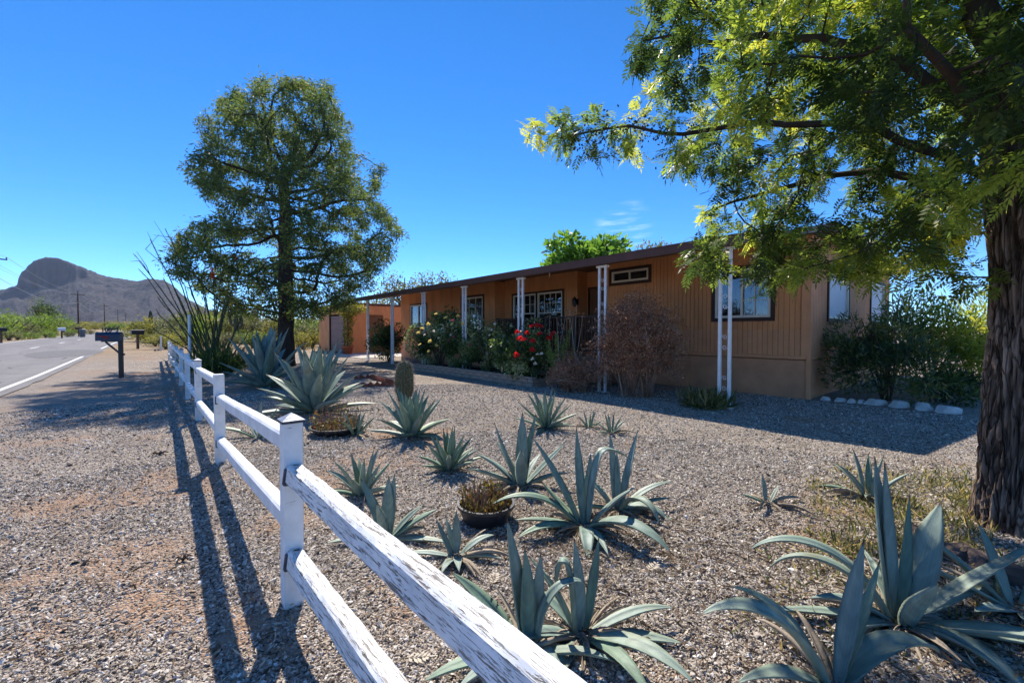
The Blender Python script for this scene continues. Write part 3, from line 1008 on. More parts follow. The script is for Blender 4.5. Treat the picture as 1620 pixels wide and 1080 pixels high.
# ------------------------------------------------------------------ block planter along the porch
planter = thing('block_planter', 'low planter wall of tan blocks in front of the rose bushes', 'planter wall', (7.3, 7.9, 0))
bl = MB(); bl.box((0, 0, 0), (0.145, 0.392, 0.095)); me0 = bl
import bmesh
def bevelled(mb, name, off=0.008):
    me = mb.mesh(name); bm = bmesh.new(); bm.from_mesh(me); bmesh.ops.recalc_face_normals(bm, faces=bm.faces)
    bmesh.ops.bevel(bm, geom=list(bm.edges), offset=off, segments=1, affect='EDGES'); bm.to_mesh(me); bm.free(); return me
blk = bevelled(bl, 'planter_block')
half = MB(); half.box((0, 0, 0), (0.145, 0.19, 0.095)); hlf = bevelled(half, 'planter_half_block')
for c in range(2):
    off = 0.2 * (c % 2)
    if off: link('block', hlf, M['block'], planter, (0, 0, c * 0.102), (0, 0, 0))
    for k in range(17):
        link('block', blk, M['block'], planter, (random.uniform(-0.008, 0.008), off + k * 0.40, c * 0.102), (0, 0, random.uniform(-0.015, 0.015)))
    for k in range(3):
        link('block', blk, M['block'], planter, (0.155 + 0.39 + k * 0.40, 0.0, c * 0.102), (0, 0, R(90)))
for k in range(17):
    link('cap_block', blk, M['block'], planter, (-0.01 + random.uniform(-0.006, 0.006), k * 0.40, 0.204), (0, 0, random.uniform(-0.012, 0.012))).scale = (1.12, 1, 0.5)
p = MB(); p.box((0.15, 0.02, -0.02), (1.3, 6.9, 0.16)); p.build('planter_soil', M['soil'], planter)

# ------------------------------------------------------------------ garage beyond the courtyard
garage = thing('garage', 'orange flat roofed garage with a mauve door beyond the courtyard', 'garage', (9.6, 28, 0))
def gp_(mb, name, mat, parent=None): return mb.build(name, mat, parent or garage, world_space=parent is None)
p = MB()
p.box((9.6, 28.0, -0.1), (10.95, 28.15, 3.15)); p.box((10.95, 28.0, 2.55), (12.0, 28.15, 3.15)); p.box((12.0, 28.0, -0.1), (16.5, 28.15, 3.15))
p.box((9.6, 28.15, -0.1), (9.75, 28.45, 3.15)); p.box((9.6, 28.45, 2.62), (9.75, 31.7, 3.15)); p.box((9.6, 31.7, -0.1), (9.75, 34.2, 3.15))
p.box((9.75, 34.05, -0.1), (16.5, 34.2, 3.15)); p.box((16.35, 28.15, -0.1), (16.5, 34.05, 3.15))
gp_(p, 'garage_wall', M['siding'])
p = MB(); p.box((9.45, 27.88, 3.155), (16.6, 34.3, 3.30)); gp_(p, 'garage_roof', M['fascia'])
for k in range(5):
    p = MB(); p.box((9.66, 28.58, 0.05 + k * 0.49), (9.70, 31.57, 0.05 + k * 0.49 + 0.48)); gp_(p, 'door_section', M['garage_door'])
p = MB(); p.box((9.575, 28.455, 0), (9.70, 28.57, 2.615)); p.box((9.575, 31.58, 0), (9.70, 31.695, 2.615)); gp_(p, 'door_jamb', M['trim'])
p = MB(); p.box((9.55, 27.95, 0.0), (9.597, 28.1, 3.15)); gp_(p, 'corner_board', M['skirt'])
p = MB(); p.box((10.97, 28.06, 0.02), (11.98, 28.10, 2.53)); gp_(p, 'side_door', M['door'])
# pale paving in the courtyard entry
p = MB(); 
M['paving'] = simple('pale_concrete', (0.52, 0.46, 0.40), 0.85, 0.2, 0.12, 4, 0.2, 40)
p.box((8.3, 22.2, -0.1), (13.0, 27.9, 0.03)); o = p.build('courtyard_paving', M['paving']); tag(o, kind='structure')
# ------------------------------------------------------------------ white two-rail fence
FX = 0.53
FY = [-0.6, 2.40, 5.51, 8.39, 11.15, 14.1, 17.0, 19.9, 22.8, 25.7]
fence = thing('wooden_fence', 'white painted two rail wooden fence between yard and road verge with flaking near rail', 'fence', (FX, FY[1], 0))
FO = Vector(fence.location)


def rail_mesh(name, L, h=0.094, w=0.078, rough=0.002, seed=0, nseg=None):
    n = nseg or max(6, int(L / 0.12))
    r = 0.012
    sec = [(-w / 2 + r, -h / 2), (w / 2 - r, -h / 2), (w / 2, -h / 2 + r), (w / 2, h / 2 - r), (w / 2 - r, h / 2), (-w / 2 + r, h / 2), (-w / 2, h / 2 - r), (-w / 2, -h / 2 + r)]
    V, F_ = [], []
    for i in range(n + 1):
        x = L * i / n
        b = 0.006 * mnoise.noise(Vector((x * 0.8, seed, 0)))
        for k, (y, z) in enumerate(sec):
            q = mnoise.noise(Vector((x * 6, k * 1.7 + seed, 2))) * rough + mnoise.noise(Vector((x * 23, k * 1.7 + seed, 5))) * rough * 0.7
            s = 1 + q / (h / 2)
            V.append((x, y * s, z * s + b))
    for i in range(n):
        for k in range(8):
            F_.append((i * 8 + k, i * 8 + (k + 1) % 8, (i + 1) * 8 + (k + 1) % 8, (i + 1) * 8 + k))
    F_.append(tuple(range(8))[::-1]); F_.append(tuple(n * 8 + k for k in range(8)))
    me = bpy.data.meshes.new(name); me.from_pydata(V, [], F_); me.update()
    bm = bmesh.new(); bm.from_mesh(me); bmesh.ops.recalc_face_normals(bm, faces=bm.faces); bm.to_mesh(me); bm.free()
    return me


pst = MB(); pst.box((-0.0445, -0.0445, -0.25), (0.0445, 0.0445, 0.0)); 
def post_mesh(h):
    m = MB(); m.box((-0.0455, -0.0455, -0.2), (0.0455, 0.0455, h)); return bevelled(m, 'fence_post', 0.004)
cap_m = MB()
n0 = len(cap_m.v); cap_m.v += [(-0.054, -0.054, 0.001), (0.054, -0.054, 0.001), (0.054, 0.054, 0.001), (-0.054, 0.054, 0.001), (0, 0, 0.036)]
cap_m.f += [(n0, n0 + 1, n0 + 4), (n0 + 1, n0 + 2, n0 + 4), (n0 + 2, n0 + 3, n0 + 4), (n0 + 3, n0, n0 + 4), (n0, n0 + 3, n0 + 2, n0 + 1)]
capme = cap_m.mesh('post_cap')
rim = MB(); rim.box((-0.0545, -0.0545, -0.012), (0.0545, 0.0545, -0.0005)); rimme = rim.mesh('post_cap_rim')
pmesh = post_mesh(0.95)
fpost = {}
for i, y in enumerate(FY):
    g0 = gz(FX, y)
    o = link('fence_post', pmesh, M['fence'], fence, Vector((FX, y, g0)) - FO, (R(random.uniform(-0.7, 0.7)), R(random.uniform(-0.7, 0.7)), R(random.uniform(-2, 2))))
    if i in (0, 1, 3, 5):
        c = link('post_cap', capme, M['metal_cap'], o, (0, 0, 0.953))
        link('cap_rim', rimme, M['bracket'], o, (0, 0, 0.953)).scale = (0.985, 0.985, 1)
BAYS = [((0.79, 0.685), (0.40, 0.255)), ((0.835, 0.69), (0.43, 0.23)), ((0.865, 0.80), (0.36, 0.27))] + [((0.84, 0.80), (0.36, 0.30))] * 10
brk = MB(); brk.box((-0.004, -0.047, -0.055), (0.028, 0.047, 0.030)); brk.box((0.028, -0.018, 0.032), (0.034, 0.018, 0.05)); brkme = bevelled(brk, 'rail_bracket', 0.006)
for i in range(len(FY) - 1):
    ya, yb = FY[i] + 0.046, FY[i + 1] - 0.046
    for j, (za, zb) in enumerate(BAYS[i]):
        A = Vector((FX, ya, za + gz(FX, ya))); B = Vector((FX, yb, zb + gz(FX, yb)))
        L = (B - A).length
        near = i == 0
        rough = 0.0034 if near else 0.0018
        me = rail_mesh('fence_rail', L, seed=i * 3.3 + j * 1.9, rough=rough, nseg=90 if near else None)
        # flip so that the mesh runs from B towards A (grain seed differs)
        rotz = math.atan2(B.y - A.y, B.x - A.x); roty = -math.asin((B.z - A.z) / L)
        o = link('fence_rail', me, M['fence_worn'] if (near or (i == 1 and False)) else M['fence'], fence, A - FO, (R(8) if near else R(random.uniform(-3, 3)), roty, rotz))
        if near: o['label'] = 'near rail with cracked flaking paint'
        if i <= 2:
            link('bracket', brkme, M['bracket'], o, (L - 0.001, 0, 0), (0, 0, math.pi))

# the far run of fence past the driveway, two posts and a rail
far = thing('short_fence', 'short white fence stub with two posts past the driveway', 'fence', (0.35, 36.5, gz(0.35, 36.5)))
for y in (36.5, 39.4):
    link('fence_post', pmesh, M['fence'], far, (0, y - 36.5, gz(0.35, y) - gz(0.35, 36.5)))
for z in (0.35, 0.8):
    link('fence_rail', rail_mesh('fence_rail', 2.8, seed=z * 7), M['fence'], far, (0, 0.046, z), (0, 0, R(90)))

# ------------------------------------------------------------------ agaves
def agave_material(name, c1, c2, tipc=(0.10, 0.06, 0.04)):
    t = NT(name)
    s_ = t.attr('along'); u_ = t.attr('across')
    cmb = t.n('ShaderNodeCombineXYZ')
    t.l(t.math('MULTIPLY', u_, 16.0), cmb.inputs[0]); t.l(t.math('MULTIPLY', s_, 1.6), cmb.inputs[1])
    oi = t.n('ShaderNodeObjectInfo'); t.l(t.math('MULTIPLY', oi.outputs['Random'], 50.0), cmb.inputs[2])
    streak = t.noise(cmb.outputs[0], 1.4, 4, 0.6)
    blot = t.noise(t.coord('Object'), 7, 5, 0.6)
    c = t.ramp(t.math('ADD', t.math('MULTIPLY', streak, 0.55), t.math('MULTIPLY', blot, 0.45)), [(0.33, c1), (0.66, c2)])
    im = t.n('ShaderNodeCombineXYZ'); t.l(t.math('SUBTRACT', t.math('MULTIPLY', s_, 9.0), t.math('MULTIPLY', t.math('MULTIPLY', u_, u_), 1.6)), im.inputs[0]); t.l(t.math('MULTIPLY', oi.outputs['Random'], 30.0), im.inputs[1])
    c = t.mix(1.0, c, t.ramp(t.noise(im.outputs[0], 1.0, 3, 0.5), [(0.35, (0.80, 0.82, 0.80)), (0.65, (1.10, 1.10, 1.08))]), 'MULTIPLY')
    tone = t.ramp(oi.outputs['Random'], [(0.0, (0.82, 0.88, 0.84)), (0.5, (1, 1, 1)), (1.0, (1.12, 1.08, 0.98))])
    c = t.mix(1.0, c, tone, 'MULTIPLY')
    sm = t.n('ShaderNodeTexNoise'); sm.inputs['Scale'].default_value = 2.5; sm.inputs['Detail'].default_value = 6
    t.l(t.coord('Object'), sm.inputs['Vector'])
    c = t.mix(t.ramp(sm.outputs['Fac'], [(0.60, 0.0), (0.68, 0.5)]), c, (0.22, 0.20, 0.11))
    edge = t.ramp(t.math('ABSOLUTE', u_), [(0.93, 0.0), (0.985, 0.6)])
    c = t.mix(edge, c, (0.30, 0.30, 0.20))
    c = t.mix(t.ramp(s_, [(0.94, 0.0), (0.97, 1.0)]), c, tipc)
    t.base(c, 0.5, 0.35)
    bt = t.noise(cmb.outputs[0], 2.2, 3)
    t.bump(bt, 0.22, 0.006)
    return t.m


M['agave'] = agave_material('blue_agave_skin', (0.155, 0.215, 0.185), (0.30, 0.37, 0.325))
M['agave_green'] = agave_material('green_agave_skin', (0.120, 0.185, 0.135), (0.235, 0.325, 0.250))
M['dry_leaf'] = simple('dry_agave_leaf', (0.30, 0.245, 0.185), 0.85, 0.15, 0.35, 9, 0.4, 40)


def leaf_mesh(L, W, az, e0, bend, p=1.7, chan=0.20, n=13, twist=0.0, r0=0.03, fold=None, base=0.5, thick=0.010, sag=0.0):
    """One agave leaf: tapering fleshy strap that arches by `bend` degrees towards the tip; fold=(s, degrees) snaps it over."""
    az, e0, bend = R(az - YAW), R(e0), R(bend)
    h = np.array([math.cos(az), math.sin(az), 0.0]); z = np.array([0, 0, 1.0]); side0 = np.array([-math.sin(az), math.cos(az), 0.0])
    pos = h * r0
    V, al, ac = [], [], []
    U = [-1, -0.55, 0, 0.55, 1]
    ds = L / n
    for i in range(n + 1):
        s = i / n
        e = e0 - bend * s ** p
        if fold: e -= R(fold[1]) * smooth(fold[0] - 0.07, fold[0] + 0.07, s)
        tgt = h * math.cos(e) + z * math.sin(e)
        nrm = -h * math.sin(e) + z * math.cos(e)
        a = side0 + h * sag * s
        tw = R(twist) * s
        side = a * math.cos(tw) + nrm * math.sin(tw)
        nn = nrm * math.cos(tw) - a * math.sin(tw)
        if s < 0.42: w = base + (1 - base) * math.sin(math.pi / 2 * s / 0.42)
        else: w = max(0.0, 1 - ((s - 0.42) / 0.58) ** 1.75)
        w = max(w * W, 0.004)
        th = (thick + 0.012 * (1 - s) * W / 0.1) * min(1, w / W * 1.6 + 0.05)
        for u in U:
            wob = (0.05 * math.sin(s * 17 + u * 3 + az * 5) + (0.055 if i % 2 else -0.02)) * (abs(u) > 0.9)
            V.append(pos + side * u * w / 2 * (1 + wob * 0.5) + nn * (chan * w * (u * u)))
            al.append(s); ac.append(u)
        for u in U[-2:0:-1]:
            V.append(pos + side * u * w / 2 + nn * (chan * w * (u * u) - th * (1 - u * u) - 0.001))
            al.append(s); ac.append(u)
        pos = pos + tgt * ds
    m = 8; F_ = []
    for i in range(n):
        for k in range(m):
            F_.append((i * m + k, i * m + (k + 1) % m, (i + 1) * m + (k + 1) % m, (i + 1) * m + k))
    V = np.array(V)
    V[:, 2] = np.maximum(V[:, 2], 0.004 + 0.002 * np.random.default_rng(int(abs(az) * 1000) % 999).random(len(V)))
    return np_mesh('agave_leaf', V, F_, True, {'along': al, 'across': ac})


def rosette(n, L, W, rng, e_in=84, e_out=12, bend=18, az0=0.0, chan=0.2, pw=1.15):
    out = []
    for i in range(n):
        f = (i + 0.5) / n
        e = e_in + (e_out - e_in) * f ** pw + rng.uniform(-5, 5)
        out.append(dict(L=L * (0.80 + 0.2 * math.sin(math.pi * min(1, f + 0.25))) * rng.uniform(0.88, 1.08), W=W * rng.uniform(0.85, 1.1),
                        az=az0 + i * 137.5 + rng.uniform(-12, 12), e0=e, bend=bend * rng.uniform(0.4, 1.5) * (0.4 + f), chan=chan, twist=rng.uniform(-12, 12)))
    return out


def agave(label, loc, leaves, mat='agave', dead=0, group=None, seed=1, tilt=None):
    o = thing('agave', label, 'agave', loc, 0, group)
    rng = np.random.default_rng(seed)
    for d in leaves:
        m = M['agave_green'] if rng.random() < (0.15 if mat == 'agave' else 0.7) else M['agave']
        if loc.length < 4.2:
            d = dict(d, n=26, W=d['W'] * 0.90, twist=d.get('twist', 0) + rng.uniform(-16, 16), az=d['az'] + rng.uniform(-4, 4))
        link('leaf', leaf_mesh(**d), m, o)
    for k in range(int(dead * 2.2)):
        d = dict(n=7, L=rng.uniform(0.14, 0.36), W=rng.uniform(0.010, 0.034), az=rng.uniform(0, 360), e0=rng.uniform(5, 25), bend=rng.uniform(30, 60), chan=0.5, twist=rng.uniform(-80, 80))
        link('dead_leaf', leaf_mesh(**d), M['dry_leaf'], o)
    return o


RG = np.random.default_rng(11)
# the two big old plants by the fence
agave('largest upright blue agave, full rosette right beside the fence', gp(497, 652), rosette(36, 1.24, 0.215, RG, 86, 6, 12, 20, 0.22, 1.5), seed=2, dead=4)
agave('big upright agave behind the largest one, next to the ocotillo', gp(420, 612), rosette(34, 1.56, 0.245, RG, 86, 8, 14, 75, 0.22, 1.5), seed=3, dead=3)
agave('thin green agave squeezed against the fence rail', gp(408, 692), [dict(L=0.50, W=0.07, az=80, e0=86, bend=5), dict(L=0.44, W=0.07, az=40, e0=64, bend=12), dict(L=0.5, W=0.07, az=150, e0=45, bend=30),
      dict(L=0.55, W=0.07, az=185, e0=25, bend=25), dict(L=0.5, W=0.06, az=220, e0=35, bend=40), dict(L=0.45, W=0.06, az=330, e0=30, bend=30), dict(L=0.42, W=0.05, az=10, e0=48, bend=6)], 'agave_green', seed=4)
agave('neat green agave in front of the barrel cactus', gp(652, 690), rosette(24, 0.68, 0.115, RG, 86, 10, 14, 40, 0.25, 1.4), 'agave_green', seed=5, dead=3)
agave('compact agave right of the one before the cactus', gp(711, 743), rosette(22, 0.44, 0.066, RG, 86, 18, 14, 10, 0.3), 'agave_green', seed=6, dead=2)
agave('spreading agave in mid yard standing between pot and house', gp(865, 677), rosette(24, 0.60, 0.066, RG, 86, 5, 16, 100, 0.3), 'agave_green', seed=7, dead=5)
agave('tiny agave pup, left of the two in the open gravel', gp(932, 676), rosette(7, 0.26, 0.036, RG, 84, 30, 12, 0, 0.3), 'agave_green', seed=8, dead=2)
agave('small starry agave pup, right of the two in the open gravel', gp(967, 684), rosette(10, 0.30, 0.036, RG, 82, 14, 14, 50, 0.3), 'agave_green', seed=9, dead=3)
agave('small agave left of the others by the near rail', gp(573, 783), rosette(15, 0.40, 0.058, RG, 84, 12, 22, 15, 0.3), seed=10, dead=3)
agave('small agave hugging the brown succulent clump', gp(563, 688), rosette(9, 0.36, 0.05, RG, 84, 18, 20, 60, 0.3), 'agave_green', seed=12, dead=2)
agave('wide leaved agave just behind the flaking rail', gp(612, 852), [dict(L=0.40, W=0.10, az=95, e0=82, bend=8), dict(L=0.42, W=0.095, az=70, e0=78, bend=-6), dict(L=0.44, W=0.085, az=140, e0=58, bend=14), dict(L=0.30, W=0.10, az=250, e0=76, bend=6),
      dict(L=0.36, W=0.08, az=15, e0=32, bend=14), dict(L=0.44, W=0.07, az=350, e0=8, bend=14), dict(L=0.36, W=0.07, az=200, e0=12, bend=22), dict(L=0.30, W=0.06, az=40, e0=40, bend=20), dict(L=0.34, W=0.06, az=165, e0=38, bend=10)], seed=13, dead=3)
agave('low floppy agave pup, in front of the black pot', gp(722, 880), [dict(L=0.27, W=0.065, az=95, e0=85, bend=4), dict(L=0.24, W=0.055, az=160, e0=60, bend=-10), dict(L=0.26, W=0.06, az=30, e0=34, bend=50), dict(L=0.20, W=0.06, az=285, e0=28, bend=60), dict(L=0.20, W=0.055, az=255, e0=20, bend=50),
      dict(L=0.30, W=0.05, az=180, e0=12, bend=22), dict(L=0.28, W=0.05, az=345, e0=16, bend=30), dict(L=0.24, W=0.045, az=120, e0=52, bend=10)], seed=14, dead=4)
# the clump in the middle
agave('upright agave right behind the black pot', gp(825, 768), [dict(L=0.66, W=0.125, az=85, e0=86, bend=2, chan=0.3), dict(L=0.66, W=0.10, az=35, e0=80, bend=4), dict(L=0.62, W=0.09, az=165, e0=66, bend=-6, twist=30), dict(L=0.50, W=0.10, az=170, e0=44, bend=26), dict(L=0.52, W=0.10, az=195, e0=28, bend=18),
      dict(L=0.40, W=0.13, az=270, e0=75, bend=14), dict(L=0.56, W=0.085, az=20, e0=40, bend=-4), dict(L=0.44, W=0.09, az=350, e0=26, bend=22), dict(L=0.5, W=0.08, az=130, e0=48, bend=14), dict(L=0.46, W=0.07, az=60, e0=34, bend=30), dict(L=0.42, W=0.07, az=215, e0=14, bend=20)], seed=15, dead=8)
agave('floppy agave at the right of the middle clump with two curled leaves', gp(978, 806), [dict(L=0.60, W=0.10, az=125, e0=84, bend=2), dict(L=0.64, W=0.085, az=40, e0=72, bend=4, twist=-20), dict(L=0.46, W=0.06, az=90, e0=84, bend=2), dict(L=0.46, W=0.085, az=160, e0=52, bend=40),
      dict(L=0.52, W=0.075, az=12, e0=34, bend=40), dict(L=0.42, W=0.06, az=5, e0=18, bend=16), dict(L=0.46, W=0.12, az=330, e0=34, bend=120, p=1.3), dict(L=0.52, W=0.085, az=300, e0=62, bend=150, p=1.4), dict(L=0.4, W=0.06, az=200, e0=20, bend=25)], seed=16, dead=10)
agave('largest arching agave of the middle clump, leaves spilling every way', gp(925, 832), [
      dict(L=0.72, W=0.095, az=150, e0=60, bend=10, twist=14), dict(L=0.70, W=0.080, az=110, e0=80, bend=-4), dict(L=0.86, W=0.085, az=25, e0=84, bend=60, p=2.2, fold=(0.62, 70)), dict(L=0.74, W=0.085, az=183, e0=48, bend=85, p=1.4),
      dict(L=0.42, W=0.105, az=160, e0=44, bend=-4, chan=0.12), dict(L=0.50, W=0.06, az=182, e0=14, bend=22), dict(L=0.56, W=0.085, az=213, e0=20, bend=42), dict(L=0.46, W=0.105, az=264, e0=26, bend=75, p=1.2), dict(L=0.70, W=0.125, az=312, e0=36, bend=75, p=1.3),
      dict(L=0.46, W=0.07, az=275, e0=18, bend=40), dict(L=0.52, W=0.075, az=70, e0=66, bend=10), dict(L=0.46, W=0.06, az=350, e0=50, bend=20)], seed=17, dead=16)
# foreground
agave('tall narrow agave closest to the rail in the foreground', gp(838, 1032), [dict(L=0.56, W=0.088, az=135, e0=77, bend=-3, chan=0.34), dict(L=0.42, W=0.085, az=100, e0=82, bend=6, chan=0.3), dict(L=0.40, W=0.075, az=60, e0=76, bend=-8, twist=30), dict(L=0.46, W=0.10, az=160, e0=46, bend=18),
      dict(L=0.46, W=0.06, az=15, e0=84, bend=150, p=2.2), dict(L=0.46, W=0.085, az=205, e0=16, bend=30), dict(L=0.24, W=0.09, az=300, e0=46, bend=70), dict(L=0.4, W=0.07, az=230, e0=26, bend=40), dict(L=0.36, W=0.06, az=340, e0=24, bend=40)], seed=18, dead=8)
agave('sprawling agave beside the tall narrow one in the foreground', gp(922, 1004), [dict(L=0.42, W=0.075, az=115, e0=84, bend=2, chan=0.3), dict(L=0.42, W=0.055, az=50, e0=70, bend=-6, twist=30), dict(L=0.40, W=0.05, az=160, e0=62, bend=25), dict(L=0.52, W=0.08, az=170, e0=86, bend=60, p=3, fold=(0.66, 140)),
      dict(L=0.46, W=0.065, az=10, e0=22, bend=40), dict(L=0.42, W=0.085, az=352, e0=6, bend=14), dict(L=0.52, W=0.09, az=318, e0=28, bend=56), dict(L=0.46, W=0.075, az=295, e0=26, bend=60), dict(L=0.36, W=0.085, az=200, e0=22, bend=40), dict(L=0.36, W=0.07, az=240, e0=12, bend=30), dict(L=0.30, W=0.06, az=140, e0=30, bend=30)], seed=19, dead=14)
agave('great blue agave under the tree with broad upright leaves', gp(1424, 985), [dict(L=0.78, W=0.115, az=118, e0=82, bend=-5, chan=0.25), dict(L=0.76, W=0.085, az=112, e0=85, bend=-4, chan=0.25), dict(L=0.60, W=0.060, az=40, e0=66, bend=-6, twist=50), dict(L=0.62, W=0.175, az=22, e0=62, bend=-2, chan=0.10, twist=-8),
      dict(L=0.90, W=0.085, az=12, e0=24, bend=4), dict(L=0.66, W=0.085, az=20, e0=10, bend=6), dict(L=0.80, W=0.08, az=158, e0=64, bend=120, p=1.5), dict(L=0.66, W=0.07, az=150, e0=58, bend=130, p=1.5), dict(L=0.62, W=0.07, az=176, e0=8, bend=14), dict(L=0.46, W=0.085, az=205, e0=20, bend=40),
      dict(L=0.72, W=0.085, az=345, e0=4, bend=8), dict(L=0.66, W=0.08, az=335, e0=8, bend=16), dict(L=0.72, W=0.105, az=318, e0=22, bend=34), dict(L=0.34, W=0.15, az=275, e0=70, bend=20, chan=0.1), dict(L=0.5, W=0.11, az=290, e0=30, bend=90, p=1.2), dict(L=0.46, W=0.07, az=185, e0=34, bend=50), dict(L=0.44, W=0.06, az=70, e0=30, bend=26)], seed=20, dead=26)
agave('arching agave cut by the bottom edge in front of the great one', gp(1322, 1086), [dict(L=0.57, W=0.080, az=28, e0=68, bend=-6, chan=0.42), dict(L=0.52, W=0.055, az=22, e0=54, bend=-6), dict(L=0.66, W=0.105, az=172, e0=66, bend=110, p=1.6), dict(L=0.50, W=0.07, az=150, e0=66, bend=80, p=1.8), dict(L=0.46, W=0.075, az=190, e0=30, bend=50),
      dict(L=0.54, W=0.13, az=12, e0=44, bend=92, p=1.4), dict(L=0.40, W=0.07, az=330, e0=20, bend=40), dict(L=0.36, W=0.06, az=220, e0=30, bend=40)], seed=21, dead=12)
agave('half hidden agave in the weeds under the tree', gp(1374, 786), rosette(9, 0.42, 0.046, RG, 84, 8, 26, 130, 0.3), seed=22, dead=6)
agave('lone tiny agave with three leaves in the gravel by the tree', gp(1216, 795), [dict(L=0.22, W=0.05, az=110, e0=82, bend=4), dict(L=0.20, W=0.035, az=170, e0=24, bend=16), dict(L=0.18, W=0.035, az=30, e0=45, bend=10), dict(L=0.18, W=0.04, az=310, e0=14, bend=20)], seed=23, dead=4)
agave('agave at the right edge, low blue leaves beside the dark rocks', gp(1612, 965), [dict(L=0.40, W=0.07, az=200, e0=20, bend=20), dict(L=0.42, W=0.07, az=165, e0=28, bend=10), dict(L=0.46, W=0.075, az=150, e0=46, bend=10), dict(L=0.34, W=0.06, az=230, e0=18, bend=30), dict(L=0.4, W=0.07, az=100, e0=70, bend=0), dict(L=0.4, W=0.07, az=20, e0=40, bend=20)], seed=24, dead=5)

# ------------------------------------------------------------------ barrel shaped young cactus
t = NT('cactus_skin')
t.base(t.ramp(t.noise(t.coord('Object'), 14, 4), [(0.3, (0.060, 0.065, 0.032)), (0.7, (0.125, 0.125, 0.065))]), 0.75, 0.2)
M['cactus'] = t.m
M['spine'] = simple('cactus_spine', (0.36, 0.29, 0.22), 0.7, 0.2, 0.3)


def cactus(name, label, cat, loc, H, r, ribs=20, spines=1500, seed=3, arms=0, group=None):
    o = thing(name, label, cat, loc, 0, group)
    prof = []
    for k in range(26):
        z = k / 25
        w = (0.50 + 0.5 * smooth(0, 0.45, z)) if arms == 0 else (0.85 + 0.15 * smooth(0, 0.3, z))
        top = max(0.0, 1 - max(0, (z - 0.55) / 0.45) ** 2.6) ** 0.5
        prof.append((max(0.003, r * w * top), z * H))
    wob = lambda g, z: 1 - 0.11 * (0.5 - 0.5 * math.cos(g * ribs))
    m = MB(); m.lathe(prof, ribs * 4, wob=wob)
    me = m.mesh('cactus_body', True); link('body', me, M['cactus'], o)
    rng = np.random.default_rng(seed)
    P, D = [], []
    for k in range(spines):
        g = 2 * math.pi * rng.integers(ribs) / ribs; i = int(rng.integers(1, 26)); rr, zz = prof[i]
        n_ = np.array([math.cos(g), math.sin(g), 0.25 + 1.4 * max(0, zz / H - 0.85) / 0.15])
        P.append([rr * math.cos(g), rr * math.sin(g), zz + rng.uniform(-0.5, 0.5) * H / 25]); D.append(n_ / np.linalg.norm(n_) + rng.normal(size=3) * 0.5)
    if spines:
        sp_ = link('spines', foliage_mesh('spines', np.array(P), np.array(D), 0.05 * H / 0.8 * rng.uniform(0.6, 1.2, spines), 0.0035, rng), M['spine'], o); sp_['kind'] = 'stuff'
    for k in range(arms):
        s = -1 if k % 2 else 1; z0 = H * (0.45 + 0.1 * k)
        pts = [(0, 0, z0), (s * r * 1.8 * 0.77, -s * r * 1.8 * 0.64, z0 + 0.02 * H), (s * r * 2.6 * 0.77, -s * r * 2.6 * 0.64, z0 + 0.10 * H), (s * r * 2.7 * 0.77, -s * r * 2.7 * 0.64, z0 + 0.34 * H)]
        m = MB(); m.tube(pts, [r * 0.6, r * 0.65, r * 0.7, r * 0.5], 10); m.build('arm', M['cactus'], o, True)
    return o


cactus('barrel_cactus', 'squat ribbed cactus narrowed at its foot in the gravel', 'cactus', gp(640, 645), 0.88, 0.165, 22, 2600)
cactus('saguaro', 'single columnar saguaro above the scrub right of the road', 'cactus', bp(239, 45.5), 3.3, 0.20, 14, 0, arms=0)
cactus('saguaro', 'thin armed saguaro behind the ocotillo', 'cactus', bp(374, 40), 3.2, 0.20, 14, 0, arms=2)

# ------------------------------------------------------------------ ocotillo
M['ocotillo'] = simple('ocotillo_stem', (0.075, 0.085, 0.045), 0.8, 0.2, 0.3, 12, 0.4, 50)
M['oco_leaf'] = leafmat('ocotillo_leaf', [(0.0, (0.05, 0.085, 0.03)), (1.0, (0.11, 0.15, 0.05))], 0.35)
M['oco_flower'] = leafmat('ocotillo_flower', [(0.0, (0.60, 0.09, 0.03)), (1.0, (0.75, 0.16, 0.06))], 0.4, tint_t=(1, 0.8, 0.6))
ob_ = gp(338, 590)
oco = thing('ocotillo', 'ocotillo of many thin upright wands with one red flower tip', 'ocotillo', ob_)
rng = np.random.default_rng(21)
tips_px = [(210, 400), (238, 378), (222, 425), (248, 470), (262, 362), (300, 455), (334, 425), (355, 412), (372, 402), (376, 432), (318, 440), (285, 440), (270, 405), (345, 462), (360, 470), (240, 520), (245, 490), (390, 480), (325, 470), (306, 480), (290, 470), (275, 452), (383, 505), (400, 520), (258, 440), (312, 420), (340, 490), (365, 450), (296, 500), (330, 510)]
LP, LD = [], []
